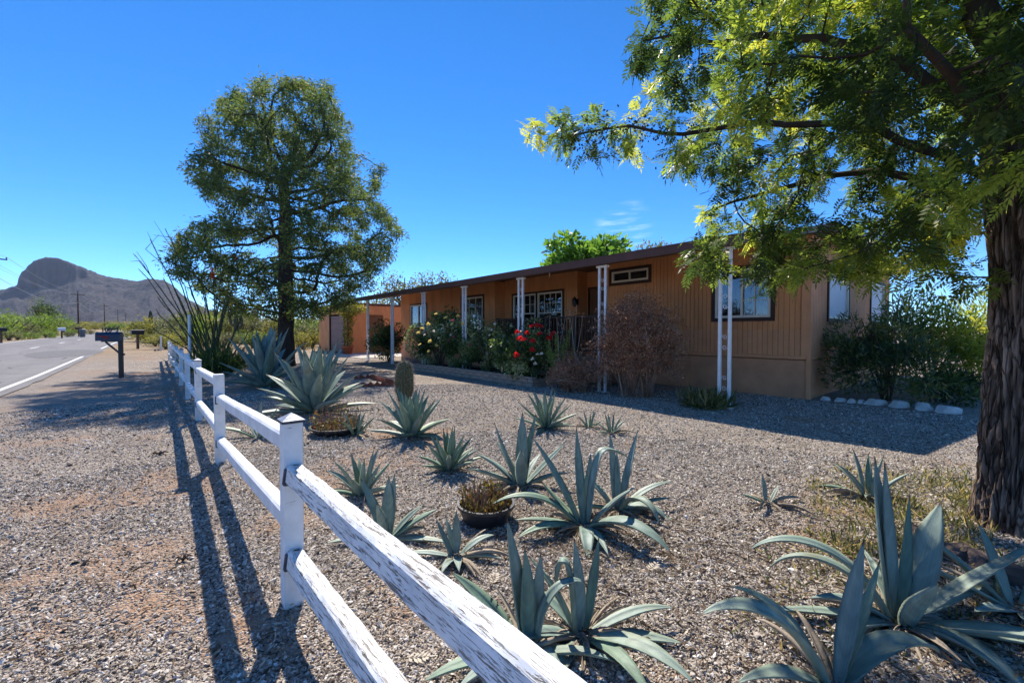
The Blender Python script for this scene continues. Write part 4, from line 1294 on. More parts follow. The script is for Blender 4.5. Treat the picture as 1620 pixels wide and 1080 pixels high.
for k, (px, py) in enumerate(tips_px):
    dpt = 14.4 + rng.uniform(-1.4, 1.4)
    d = CR @ Vector(((px - 810) / FPX, -(py - 540) / FPX, -1.0)); tip = Vector((d.x * dpt, d.y * dpt, EYE + d.z * dpt)) - ob_
    b0 = Vector((rng.uniform(-0.22, 0.22), rng.uniform(-0.22, 0.22), 0))
    pts = []
    for i in range(10):
        s = i / 9
        p_ = b0.lerp(tip, s); p_.z = tip.z * (s ** 0.86); p_ += Vector(rng.normal(size=3)) * 0.02 * s
        pts.append(p_)
    m = MB(); m.tube(pts, [0.030 * (1 - 0.65 * i / 9) for i in range(10)], 5)
    if k in (0, 1, 4, 7):
        for q in range(2): m.tube([pts[7], pts[7].lerp(pts[9], 0.5) + Vector(rng.normal(size=3)) * 0.12, pts[9] + Vector(rng.normal(size=3)) * 0.25], [0.014, 0.011, 0.007], 4)
    so = m.build('wand', M['ocotillo'], oco, True, fix=False)
    for i in range(9):
        for q in range(9):
            LP.append(pts[i].lerp(pts[i + 1], rng.random()) ); LD.append(rng.normal(size=3) + np.array([0, 0, 0.5]))
    if px in (334, 372):
        P = np.array([pts[9] - (pts[9] - pts[8]) * rng.random() * (0.9 if px == 334 else 0.5) for q in range(90)]); D = rng.normal(size=(90, 3)) + [0, 0, 1]
        f_ = link('flower_spike', foliage_mesh('flower_spike', P, D, 0.09, 0.03, rng), M['oco_flower'], so)
lo = link('leaves', foliage_mesh('ocotillo_leaves', np.array([tuple(p) for p in LP]), np.array(LD), 0.055, 0.022, rng), M['oco_leaf'], oco); lo['kind'] = 'stuff'
# cluster of stiff narrow leaves at its foot
sot = thing('sotol', 'dark spiky tuft of narrow leaves at the foot of the ocotillo', 'plant', gp(345, 592))
n = 700; P = rng.normal(size=(n, 3)) * [0.34, 0.34, 0.03]; P[:, 2] = np.abs(P[:, 2]); D = rand_dirs(n, rng); D[:, 2] = np.abs(D[:, 2]) * 1.2 + 0.35
so_ = link('leaves', foliage_mesh('sotol_leaves', P, D, rng.uniform(0.7, 1.35, n), 0.035, rng), M['oco_leaf'], sot); so_['kind'] = 'stuff'
# white marker pole by the ocotillo
p = MB(); p.tube([(0, 0, -0.1), (0, 0, 1.95)], 0.045, 14); p.tube([(0, 0, 1.951), (0, 0, 1.965)], 0.050, 14)
tag(p.build('marker_pole', M['white_plain'], loc=gp(301, 592)), 'plain white pole standing behind the fence by the ocotillo', 'pole')

# ------------------------------------------------------------------ mailboxes
mb_ = thing('mailbox', 'dark blue mailbox on a black braced post with house numbers on top', 'mailbox', gp(192, 597))
MX = mb_.location
p = MB(); p.box((-0.05, -0.05, -0.1), (0.05, 0.05, 1.10)); p.build('post', M['mail_post'], mb_, bevel=0.004)
# arm and brace run towards the road
p = MB(); p.bar((-0.46, 0, 1.115), (0.06, 0, 1.115), 0.07, 0.03); p.bar((0.0, 0, 0.72), (-0.36, 0, 1.10), 0.045, 0.045); p.box((0.052, -0.03, 0.68), (0.09, 0.03, 0.74)); p.build('brace', M['mail_post'], mb_)
p = MB()
sec = [(-0.11, 0.0), (0.11, 0.0), (0.11, 0.17)] + [(0.11 * math.cos(a), 0.17 + 0.10 * math.sin(a)) for a in [math.pi * k / 10 for k in range(1, 10)]] + [(-0.11, 0.17)]
n0 = len(p.v); p.poly_prism(sec, 'x', -0.54, 0.03)
bo = p.build('mailbox_box', M['mail_blue'], mb_, loc=(0, 0, 1.132))
p = MB(); p.poly_prism([(a * 1.04, b * 1.03 - 0.003) for a, b in sec], 'x', -0.56, -0.541); p.build('box_door', M['mail_blue'], bo)
p = MB(); p.box((-0.36, -0.124, 0.07), (-0.25, -0.112, 0.14)); p.bar((-0.50, -0.118, 0.15), (-0.3, -0.118, 0.11), 0.012, 0.035); p.build('flag', M['flag'], bo)
cu = bpy.data.curves.new('house_number', 'FONT'); cu.body = '10893'; cu.size = 0.17; cu.extrude = 0.006; cu.align_x = 'CENTER'; cu.offset = 0.006
cu.materials.append(M['mail_post'])
tmp_ = bpy.data.objects.new('house_number_curve', cu); me = bpy.data.meshes.new_from_object(tmp_); bpy.data.objects.remove(tmp_)
no = bpy.data.objects.new('house_number', me); col.objects.link(no); no.parent = bo; no.location = (-0.24, -0.02, 0.278); no.rotation_euler = (R(90), 0, R(0))
mb_.rotation_euler = (0, 0, R(-18))

def far_mailbox(label, loc, rz, boxm, postm, h=1.05, w=0.2):
    o = thing('mailbox', label, 'mailbox', loc, rz)
    p = MB(); p.box((-0.07, -0.07, -0.2), (0.07, 0.07, h)); p.build('post', postm, o)
    p = MB(); p.poly_prism([(a * w / 0.2, b * w / 0.2) for a, b in sec], 'x', -0.34, 0.34); p.build('mailbox_box', boxm, o, loc=(0, 0, h + 0.002))
    return o
far_mailbox('dark mailbox with pale lid on a brown post across the driveway', bp(218, 30), 0.2, M['mail_post'], M['brown_wood'], 1.0, 0.26)
far_mailbox('black mailbox on a brown post across the road at the picture edge', bp(2, 38), 0.3, M['mail_post'], M['brown_wood'], 1.05, 0.26)
far_mailbox('small white mailbox across the road', bp(98, 54), 0.3, M['mail_white'], M['brown_wood'], 0.95, 0.3)
far_mailbox('brown mailbox next to the grey bin across the road', bp(125, 62), 0.3, M['brown_wood'], M['brown_wood'], 1.0, 0.3)
b_ = thing('trash_bin', 'grey wheeled trash bin across the road', 'bin', bp(131, 60))
p = MB(); p.lathe([(0.0, 0), (0.26, 0), (0.33, 0.95), (0.33, 1.0), (0.0, 1.0)], 8); p.build('bin_body', M['bin'], b_)
p = MB(); p.lathe([(0.36, 1.0), (0.36, 1.06), (0.2, 1.16), (0.0, 1.18)], 8); p.build('bin_lid', M['bin'], b_)

# ------------------------------------------------------------------ power line
PX = -14.2
PYS = [3.5, 76, 149, 222, 300, 380]
for i, y in enumerate(PYS):
    g0 = gz(PX, y)
    o = thing('utility_pole', ['wooden utility pole out of frame left, only an arm end showing', 'wooden utility pole whose crossarm end shows at the left edge', 'nearest whole wooden utility pole beside the road', 'second wooden utility pole along the road', 'third, more distant wooden utility pole along the road', 'farthest small wooden utility pole along the road'][i], 'utility pole', (PX, y, g0), 0, 'utility poles along the road')
    p = MB(); p.tube([(0, 0, -0.5), (0, 0, 4), (0, 0, 9.9)], [0.17, 0.15, 0.11], 8); p.build('pole', M['pole'], o)
    p = MB(); p.box((-1.25, -0.07, 9.15), (1.25, 0.05, 9.29)); p.box((-0.5, -0.06, 7.35), (0.5, 0.05, 7.45)); p.build('crossarm', M['pole'], o)
    for x in (-1.18, -0.55, 1.18):
        p = MB(); p.lathe([(0.0, 0), (0.05, 0.02), (0.075, 0.10), (0.04, 0.2), (0.0, 0.22)], 8, (x, -0.01, 9.29)); p.build('insulator', M['bin'], o)
for wi, (dx, z0, sag, lab) in enumerate(((-1.18, 9.52, 1.0, 'overhead wire on the outer end of the crossarms'), (-0.55, 9.52, 1.15, 'overhead wire nearest the poles on the crossarms'), (1.18, 9.52, 1.05, 'overhead wire on the road side of the crossarms'), (0.15, 7.4, 1.5, 'lower pale cable slung below the power wires'))):
    pts = []
    for a, b in zip(PYS, PYS[1:]):
        for k in range(16):
            s = k / 16; y = a + (b - a) * s
            pts.append((PX + dx, y, z0 + gz(PX, a) * (1 - s) + gz(PX, b) * s - sag * 4 * s * (1 - s)))
    m = MB(); m.tube(pts, 0.016 if wi < 3 else 0.028, 4)
    tag(m.build('overhead_wire', M['wire'], fix=False), lab, 'wire')
# ------------------------------------------------------------------ big tree by the porch
M['bark_dark'] = simple('dark_tree_bark', (0.060, 0.046, 0.038), 0.95, 0.1, 0.4, 5, 0.8, 18, stretch=(1, 1, 0.25))
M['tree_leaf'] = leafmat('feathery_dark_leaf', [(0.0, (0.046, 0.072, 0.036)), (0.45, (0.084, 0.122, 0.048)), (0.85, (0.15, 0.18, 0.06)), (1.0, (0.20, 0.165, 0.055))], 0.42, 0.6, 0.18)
rng = np.random.default_rng(5)
TB = bp(453, 17.6); TB.z = 0
S_ = 38.4
zc = [(525 - p) / S_ + EYE for p in (505, 470, 440, 400, 370, 345, 330, 290, 250, 200, 150, 125, 115)]
lft = [x / S_ for x in (60, 150, 190, 205, 200, 125, 150, 172, 172, 152, 122, 88, 30)]
rgt = [x / S_ for x in (60, 115, 160, 188, 195, 190, 178, 118, 128, 120, 100, 80, 30)]
rightv = np.array([math.cos(R(YAW)), -math.sin(R(YAW))]); awayv = np.array([math.sin(R(YAW)), math.cos(R(YAW))])


def crown_r(z, lat):
    l_, r_ = np.interp(z, zc, lft), np.interp(z, zc, rgt)
    return l_ + (r_ - l_) * (0.5 + 0.5 * lat)


OUT = [(112, 452, 456), (120, 418, 478), (130, 375, 532), (150, 338, 542), (175, 334, 555), (200, 304, 570), (225, 312, 570), (250, 290, 576), (275, 286, 572), (292, 300, 576), (306, 318, 606), (322, 332, 624), (340, 345, 634), (350, 300, 642), (362, 262, 643), (380, 250, 643), (400, 252, 634), (425, 262, 620), (450, 304, 596), (475, 326, 566), (490, 350, 535), (508, 410, 500)]
oy, ol, orr = [q[0] for q in OUT], [q[1] for q in OUT], [q[2] for q in OUT]


def in_outline(p, m=0.0):
    wx, wy = p[0] + TB.x, p[1] + TB.y
    dep = wx * math.sin(R(YAW)) + wy * math.cos(R(YAW)); lat = wx * math.cos(R(YAW)) - wy * math.sin(R(YAW))
    px = 810 + FPX * lat / dep; py = 525 - FPX * (p[2] - EYE) / dep
    if py < 116 + m or py > 506: return False
    if 262 < py < 300 and 574 < px: return 592 < px < 612 + (py - 262) * 0.6
    return np.interp(py - m * 0.5, oy, ol) + m < px < np.interp(py - m * 0.5, oy, orr) - m


A = []
while len(A) < 2700:
    z = rng.uniform(zc[0], zc[-1]); a = rng.uniform(0, 2 * math.pi); lat = math.cos(a)
    rr = math.sqrt(rng.random())
    if rr < 0.18: continue
    R_ = crown_r(z, lat) * 1.18
    xy = rightv * math.cos(a) * R_ * rr + awayv * math.sin(a) * R_ * rr
    if not in_outline((xy[0], xy[1], z), 9): continue
    q = mnoise.noise(Vector((xy[0] * 0.7, xy[1] * 0.7, z * 1.05)))
    if q < -0.02 and rng.random() < 0.96: continue
    A.append((xy[0], xy[1], z))
seeds = [(0.02 * math.sin(k), 0.02 * math.cos(k * 1.3), 0.3 * k) for k in range(27)]
N, par = colonize(A, seeds, [-1] + list(range(26)), 0.27, 2.6, 0.42, 120, rng, 0.05)
rad, ch = pipe_radii(N, par, 0.0088, 2.25)
k_ = 0.31 / rad[0]
rad = np.maximum(rad * np.where(rad > 0.03, k_, 1 + (k_ - 1) * rad / 0.03), 0.006)
rad[0] *= 1.25
tree = thing('feathery_tree', 'tall dark green feathery tree with one straight trunk by the porch end', 'tree', TB)
link('trunk', branch_mesh(N, par, rad).mesh('tree_trunk', True), M['bark_dark'], tree)
tipn = [i for i in range(len(N)) if i > 26 and rad[i] < 0.030]
P, D, L_, T_ = [], [], [], []
for i in tipn:
    if not in_outline(N[i], -2): continue
    n = 66 if ch[i] == 0 else 40
    pd = N[i] - N[par[i]]; pd = pd / np.linalg.norm(pd)
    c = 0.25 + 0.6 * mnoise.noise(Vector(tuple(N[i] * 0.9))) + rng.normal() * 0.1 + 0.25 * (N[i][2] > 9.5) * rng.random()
    for q in range(n):
        P.append(N[i] + rng.normal(size=3) * 0.125 + np.array([0, 0, -0.05])); D.append(pd * 0.8 + rng.normal(size=3) * 0.65 + np.array([0, 0, -0.3])); L_.append(rng.uniform(0.10, 0.23)); T_.append(float(np.clip(c + rng.random() * 0.3, 0, 1)))
P = np.array(P)
print('tree leaves', len(P), 'nodes', len(N))
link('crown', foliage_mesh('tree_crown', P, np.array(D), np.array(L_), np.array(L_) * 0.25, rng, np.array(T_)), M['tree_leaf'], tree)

# ------------------------------------------------------------------ near tree at the right
t = NT('furrowed_bark')
v = t.coord('Object', (1, 1, 0.22))
f1 = t.noise(v, 9, 6, 0.65, 0.6); f2 = t.noise(v, 34, 5, 0.6)
cav = t.attr('ridge')
c = t.ramp(cav, [(0.0, (0.020, 0.015, 0.013)), (0.40, (0.10, 0.070, 0.052)), (0.7, (0.25, 0.175, 0.130)), (1.0, (0.37, 0.275, 0.215))])
c = t.mix(0.35, c, t.ramp(f2, [(0.3, (0.04, 0.030, 0.025)), (0.7, (0.32, 0.25, 0.21))]))
c = t.mix(t.ramp(f1, [(0.58, 0.0), (0.72, 0.5)]), c, (0.20, 0.095, 0.045))
vc = t.n('ShaderNodeTexVoronoi'); vc.feature = 'DISTANCE_TO_EDGE'; vc.inputs['Scale'].default_value = 20
wv = t.coord('Object', (1, 1, 0.15)); nd_ = t.n('ShaderNodeTexNoise'); nd_.inputs['Scale'].default_value = 9; t.l(wv, nd_.inputs['Vector'])
t.l(t.mix(0.16, wv, nd_.outputs['Color'], 'ADD'), vc.inputs['Vector'])
plate = t.ramp(vc.outputs['Distance'], [(0.0, 0.0), (0.10, 1.0)])
c = t.mix(1.0, c, t.ramp(vc.outputs['Distance'], [(0.0, (0.45, 0.42, 0.40)), (0.10, (1, 1, 1)), (0.4, (1.2, 1.17, 1.15))]), 'MULTIPLY')
t.base(c, 0.95, 0.1)
f2 = t.math('ADD', f2, t.math('MULTIPLY', plate, 0.6))
t.bump(t.math('ADD', f2, t.math('MULTIPLY', f1, 0.7)), 0.9, 0.03)
M['bark'] = t.m
M['near_leaf'] = leafmat('silky_fern_leaf', [(0.0, (0.026, 0.046, 0.018)), (0.35, (0.058, 0.090, 0.026)), (0.60, (0.15, 0.205, 0.044)), (0.85, (0.25, 0.295, 0.056)), (1.0, (0.34, 0.34, 0.065))], 0.62, 0.42, 0.4)
NB = Vector((4.72, -0.04, 0.0))
near_tree = thing('silk_oak', 'thick trunked near tree with furrowed bark and drooping ferny leaves', 'tree', NB)
rng = np.random.default_rng(17)


def px3(px, py, dep):
    d = CR @ Vector(((px - 810) / FPX, -(py - 540) / FPX, -1.0))
    return np.array((d.x * dep - NB.x, d.y * dep - NB.y, EYE + d.z * dep))


seeds = []; par0 = []
for k in range(15):
    seeds.append((0.02 * math.sin(k * 0.7), 0.02 * math.cos(k), 0.22 * k)); par0.append(k - 1)
def limb(frm, pts, step=0.22):
    """Seed a heavy limb along a polyline from seed node frm."""
    cur = np.array(seeds[frm]); pi = frm
    for q in pts:
        q = np.array(q); v = q - cur; L = np.linalg.norm(v); m = max(1, int(L / step))
        for k in range(1, m + 1):
            seeds.append(tuple(cur + v * k / m + rng.normal(size=3) * 0.02)); par0.append(pi); pi = len(seeds) - 1
        cur = q
    return pi
limb(11, [px3(1480, 250, 3.3), px3(1360, 200, 3.5), px3(1200, 195, 3.9), px3(1080, 205, 4.2), px3(960, 205, 4.4), px3(852, 212, 4.5)])
limb(12, [px3(1440, 110, 3.2), px3(1300, 60, 3.4), px3(1150, 60, 3.6), px3(1010, 70, 3.9)])
limb(10, [px3(1500, 300, 3.5), px3(1380, 270, 4.0), px3(1250, 300, 4.4), px3(1120, 330, 4.6)])
limb(13, [px3(1500, 90, 4.0), px3(1400, 20, 4.6), px3(1200, -20, 5.0)])
limb(14, [(0.2, 0.3, 3.9), (0.3, 0.6, 5.2), (0.2, 0.4, 6.2)])
limb(11, [px3(1560, 200, 2.7), px3(1500, 120, 2.4), px3(1420, 60, 2.3)])
A = []
while len(A) < 2300:
    d = rng.normal(size=3); d /= np.linalg.norm(d); r = rng.random() ** (1 / 2.4)
    p = np.array([d[0] * 2.75 * r, d[1] * 2.75 * r, 4.05 + d[2] * 2.55 * r])
    if p[2] < 1.95 + 0.25 * (np.hypot(p[0], p[1]) < 0.9): continue
    wp = p + np.array(NB)
    dep = wp[0] * math.sin(R(YAW)) + wp[1] * math.cos(R(YAW)); lat = (wp[0] * math.cos(R(YAW)) - wp[1] * math.sin(R(YAW)))
    if dep < 1.5: continue
    px = 810 + FPX * lat / dep; py = 525 - FPX * (wp[2] - EYE) / dep
    low = np.interp(px, [900, 985, 1080, 1180, 1300, 1420, 1500, 1560, 1620, 1800], [230, 320, 395, 420, 440, 415, 420, 380, 330, 300])
    if py > low: continue
    if px < np.interp(py, [0, 30, 80, 150, 230, 330, 420], [985, 1000, 985, 1010, 965, 965, 1060]): continue
    if mnoise.noise(Vector(tuple(p * 0.95))) < -0.16 and rng.random() < 0.85: continue
    A.append(p)
for k in range(90):
    px = rng.uniform(845, 1000); A.append(px3(px, 212 + rng.normal() * (6 + (px - 840) * 0.13), rng.uniform(4.2, 4.7)))
for k in range(40):
    A.append(px3(rng.uniform(1070, 1160), rng.uniform(385, 440), rng.uniform(3.6, 4.4)))
for k in range(170):
    A.append(px3(rng.uniform(1180, 1430), rng.uniform(385, 452), rng.uniform(3.3, 4.6)))
for k in range(80):
    A.append(px3(rng.uniform(1420, 1530), rng.uniform(300, 435), rng.uniform(2.8, 4.2)))
for k in range(26):
    A.append(px3(rng.uniform(1500, 1570), rng.uniform(255, 345), rng.uniform(2.45, 2.8)))
N, par = colonize(A, seeds, par0, 0.17, 1.9, 0.27, 130, rng, 0.0)
rad, ch = pipe_radii(N, par, 0.0048, 2.2)
k_ = 0.245 / rad[0]
big_ = np.clip((rad - 0.012) / 0.05, 0, 1)
rad = np.maximum(rad * (1 + (k_ - 1) * big_), 0.0052)
for i in range(len(N)):                                     # the stem itself is a separate sculpted mesh
    if i < 15: rad[i] = max(rad[i], 0.16)
link('limbs', branch_mesh(N, [(-1 if (0 < i <= 10) else par[i]) for i in range(len(N))], rad).mesh('limbs', True), M['bark_dark'], near_tree)
# sculpted trunk
nv_, nh_ = 260, 180
V, rg = [], []
for i in range(nv_ + 1):
    z = -0.1 + 3.0 * i / nv_
    rr = 0.205 + 0.045 * math.exp(-max(z, 0) / 0.15) + 0.03 * smooth(1.6, 2.6, z)
    cx, cy = 0.02 * math.sin(z * 2.2), 0.02 * math.cos(z * 1.7)
    for k in range(nh_):
        g = 2 * math.pi * k / nh_
        warp = 0.28 * mnoise.noise(Vector((math.cos(g) * 1.6, math.sin(g) * 1.6, z * 1.3)))
        a = mnoise.noise(Vector((math.cos(g + warp) * 10.5, math.sin(g + warp) * 10.5, z * 3.0)))
        b = mnoise.noise(Vector((math.cos(g + warp) * 22, math.sin(g + warp) * 22, z * 8.5)))
        rdg = max(0.0, min(1.0, 0.5 + 1.1 * (abs(a) * 1.5 - 0.35) + 0.45 * b))
        l_ = mnoise.noise(Vector((math.cos(g) * 1.1, math.sin(g) * 1.1, z * 0.9)))
        q = rr * (1 + 0.07 * l_) + 0.040 * (rdg - 0.5)
        V.append((cx + q * math.cos(g), cy + q * math.sin(g), z)); rg.append(rdg)
I = np.arange((nv_ + 1) * nh_).reshape(nv_ + 1, nh_)
F = np.stack([I[:-1], np.roll(I[:-1], -1, 1), np.roll(I[1:], -1, 1), I[1:]], -1).reshape(-1, 4)
link('trunk', np_mesh('furrowed_trunk', V, F, True, {'ridge': rg}), M['bark'], near_tree)


# ferny leaves: a midrib with pairs of cut leaflets
def frond_template(npair, seed):
    r = np.random.default_rng(seed)
    V, F_ = [], []
    for k in range(npair):
        s = (k + 1) / (npair + 1)
        l = 0.42 * math.sin(math.pi * (0.16 + 0.74 * s)) * r.uniform(0.8, 1.1)
        for sg in (-1, 1):
            x0 = s + r.uniform(-0.02, 0.02); zz = -0.22 * s * s
            n = len(V)
            dx = l * 0.62; dy = sg * l * 0.8; dz = -l * r.uniform(0.05, 0.4)
            w = 0.066
            V += [(x0, 0, zz), (x0 + dx * 0.45 + w, dy * 0.45 - sg * w * 0.6, zz + dz * 0.3), (x0 + dx, dy, zz + dz), (x0 + dx * 0.45 - w * 0.4, dy * 0.45 + sg * w * 0.8, zz + dz * 0.35)]
            F_.append((n, n + 1, n + 2, n + 3))
    n = len(V); V += [(0, -0.008, 0), (0, 0.008, 0), (1.0, 0.004, -0.22), (1.0, -0.004, -0.22)]; F_.append((n, n + 1, n + 2, n + 3))
    n = len(V); V += [(0.95, 0, -0.2), (1.08, 0.04, -0.25), (1.28, 0, -0.36), (1.08, -0.04, -0.25)]; F_.append((n, n + 1, n + 2, n + 3))
    return np.array(V), np.array(F_)


FT = [frond_template(5, s) for s in range(4)]
roots, dirs, cl = [], [], []
for i in range(len(N)):
    if i < len(seeds) and rad[i] > 0.02 or rad[i] > 0.013: continue
    pd = N[i] - N[par[i]]; pd = pd / np.linalg.norm(pd)
    n = 19 if ch[i] == 0 else 11
    c = 0.31 + 1.15 * mnoise.noise(Vector(tuple(N[i] * 1.25))) + rng.normal() * 0.12
    for q in range(n):
        d = pd * 0.75 + rng.normal(size=3) * 0.7 + np.array([0, 0, -0.22])
        roots.append(N[i] + rng.normal(size=3) * 0.055); dirs.append(d / np.linalg.norm(d)); cl.append(float(np.clip(c + rng.random() * 0.35, 0, 1)))
roots, dirs, cl = np.array(roots), np.array(dirs), np.array(cl)
size = rng.uniform(0.10, 0.19, len(roots))
print('fronds', len(roots), 'nodes', len(N))
wp = roots + np.array(NB)
dep = wp[:, 0] * math.sin(R(YAW)) + wp[:, 1] * math.cos(R(YAW)); lat = wp[:, 0] * math.cos(R(YAW)) - wp[:, 1] * math.sin(R(YAW))
inview = (dep > 0.5) & (np.abs(lat / dep) < 1.18) & ((wp[:, 2] - EYE) / dep < 0.78)
score = np.where(inview, size / np.maximum(dep, 0.4), 0)
order = np.argsort(-score)
near_set = order[:300]; rest = order[300:]


def frame_of(d, r):
    s = np.cross(d, [0, 0, 1.0] + r.normal(size=3) * 0.35); s /= np.linalg.norm(s); n = np.cross(s, d)
    return np.stack([d, s, n], 1)                         # columns: along, side, up


tm_mesh = {}
for k, (tv, tf) in enumerate(FT):
    for b_i in range(4):
        me = np_mesh('leaf_frond', tv, tf, False, {'tint': np.full(len(tv), 0.12 + 0.24 * b_i)})
        me.materials.append(M['near_leaf']); tm_mesh[(k, b_i)] = me
for i in near_set:
    me = tm_mesh[(int(rng.integers(4)), int(min(3, cl[i] * 4)))]
    o = bpy.data.objects.new('leaf_frond', me); col.objects.link(o); o.parent = near_tree
    m = Matrix(frame_of(dirs[i], rng).tolist()).to_4x4(); m = Matrix.Translation(Vector(roots[i])) @ m @ Matrix.Scale(float(size[i]), 4)
    o.matrix_basis = m
Vs, Fs, Ts = [], [], []; off = 0
for i in rest:
    tv, tf = FT[int(rng.integers(4))]
    Vs.append(roots[i] + (tv * size[i]) @ frame_of(dirs[i], rng).T); Fs.append(tf + off); off += len(tv)
    Ts.append(np.clip(np.full(len(tv), cl[i]) + rng.normal() * 0.03, 0, 1))
fo = link('foliage', np_mesh('near_tree_foliage', np.concatenate(Vs), np.concatenate(Fs), False, {'tint': np.concatenate(Ts)}), M['near_leaf'], near_tree)
fo['kind'] = 'stuff'
# dark dry seed clusters along the outreaching limb
P = np.array([px3(rng.uniform(880, 1060), 212 + rng.normal() * 16, rng.uniform(4.3, 4.5)) for k in range(420)])
so = link('seed_pods', foliage_mesh('seed_pods', P, rand_dirs(420, rng), 0.035, 0.022, rng), M['bark_dark'], near_tree); so['kind'] = 'stuff'

# ------------------------------------------------------------------ shrub masters
def bush_mesh(name, n, lobes, L, W, seed, up=0.2, inner=0.3):
    r = np.random.default_rng(seed)
    P, d = blob_points(n, r, lobes)
    keep = frac_noise(P, 2.6) > -0.14
    P, d = P[keep], d[keep]
    D = d * 0.8 + r.normal(size=P.shape) * 0.7 + [0, 0, up]
    t_ = np.clip(0.5 + 0.8 * frac_noise(P, 1.7) + r.normal(size=len(P)) * 0.16, 0, 1)
    P[:, 2] = np.maximum(P[:, 2], 0.01)
    l = r.uniform(0.7, 1.3, len(P)) * L
    return foliage_mesh(name, P, D, l, l * W, r, t_)


def lobes(n, rx, rz, z0, seed, lr=0.45):
    r = np.random.default_rng(seed)
    out = []
    for k in range(n):
        a = r.uniform(0, 6.28); q = math.sqrt(r.random()) * 0.72
        s = r.uniform(0.7, 1.2) * lr
        out.append((math.cos(a) * q * rx, math.sin(a) * q * rx, z0 + rz * r.uniform(0.25, 0.95) * (1.05 - 0.45 * q), s * rx, s * rx, s * rz * 0.8))
    return out


def stems_mesh(name, n, rx, h, seed, r0=0.03):
    r = np.random.default_rng(seed); m = MB()
    for k in range(n):
        a = r.uniform(0, 6.28); q = r.uniform(0.2, 0.8) * rx
        e = Vector((math.cos(a) * q, math.sin(a) * q, h * r.uniform(0.6, 0.9)))
        m.tube([Vector((r.normal() * 0.05, r.normal() * 0.05, -0.1)), e * 0.5 + Vector(r.normal(size=3)) * 0.06, e], [r0, r0 * 0.7, r0 * 0.35], 4, cap=False)
    return m.mesh(name)


M['bush_yellow'] = leafmat('yellow_green_desert_leaf', [(0.0, (0.085, 0.095, 0.030)), (0.5, (0.175, 0.175, 0.045)), (1.0, (0.30, 0.25, 0.055))], 0.40)
M['bush_bright'] = leafmat('bright_green_desert_leaf', [(0.0, (0.060, 0.100, 0.022)), (0.5, (0.115, 0.180, 0.032)), (1.0, (0.19, 0.245, 0.045))], 0.45)
M['bush_grey'] = leafmat('grey_green_desert_leaf', [(0.0, (0.070, 0.085, 0.048)), (0.5, (0.120, 0.130, 0.070)), (1.0, (0.19, 0.185, 0.10))], 0.35)
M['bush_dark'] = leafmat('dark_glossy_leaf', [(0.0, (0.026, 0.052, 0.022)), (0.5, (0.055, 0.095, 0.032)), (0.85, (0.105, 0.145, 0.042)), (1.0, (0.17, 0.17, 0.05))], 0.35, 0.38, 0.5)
M['twig'] = simple('grey_brown_twig', (0.10, 0.075, 0.055), 0.9, 0.1, 0.3)
masters = []
for k in range(4):
    masters.append((bush_mesh('desert_bush', 4200, lobes(11, 1.0, 1.3, 0.1, 40 + k), 0.085, 0.42, 60 + k), stems_mesh('desert_bush_stems', 12, 0.9, 1.3, 80 + k)))
mcopy = {}
slab = []


def shrub(label, loc, sx, sz, mat, group, rz=None, name='desert_shrub', cat='shrub'):
    k = random.randrange(4)
    key = (k, mat)
    if key not in mcopy:
        me = masters[k][0].copy(); me.materials.clear(); me.materials.append(M[mat]); mcopy[key] = me
    o = thing(name, label, cat, loc, random.uniform(0, 6.28) if rz is None else rz, group)
    if group: slab.append((o, mat, sx, sz))
    o.scale = (sx, sx, sz)
    link('foliage', mcopy[key], None, o)
    link('stems', masters[k][1], M['twig'], o)
    return o


random.seed(31)
# across the road, left
G1 = 'bright green shrubs across the road'
for px, dp, sx, h, m in ((-30, 50, 3.0, 3.2, 'bush_bright'), (12, 60, 3.4, 3.6, 'bush_bright'), (36, 66, 2.6, 3.2, 'bush_grey'), (60, 72, 3.6, 4.3, 'bush_bright'), (84, 76, 3.2, 4.0, 'bush_bright'), (104, 84, 3.0, 3.4, 'bush_grey'), (-10, 78, 4.2, 5.2, 'bush_bright'),
                         (30, 84, 3.6, 4.4, 'bush_bright'), (70, 92, 3.4, 4.6, 'bush_bright'), (118, 100, 3.6, 3.2, 'bush_yellow')):
    shrub('bright green desert shrub in the hedge of them across the road', bp(px, dp), sx, h / 1.7, m, G1)
G2 = 'low green weeds at the far road edge'
for px, dp in ((14, 45), (28, 47), (46, 50), (58, 52), (72, 54), (86, 56), (106, 60), (116, 66), (144, 80)):
    shrub('low green clump at the far edge of the road', bp(px, dp), random.uniform(0.8, 1.3), random.uniform(0.5, 0.75), random.choice(('bush_bright', 'bush_grey')), G2)
G3 = 'yellow green scrub at the end of the road'
for k, px in enumerate((112, 126, 142, 152, 166, 178, 190, 202, 214, 150, 172, 196, 212, 135)):
    dp = 150 + 10 * (k % 5) + 9 * (k // 9)
    shrub('yellow green shrub in the band of scrub where the road ends', bp(px, dp), random.uniform(3.2, 4.6), random.uniform(1.6, 2.6), random.choice(('bush_yellow', 'bush_yellow', 'bush_bright', 'bush_grey')), G3)
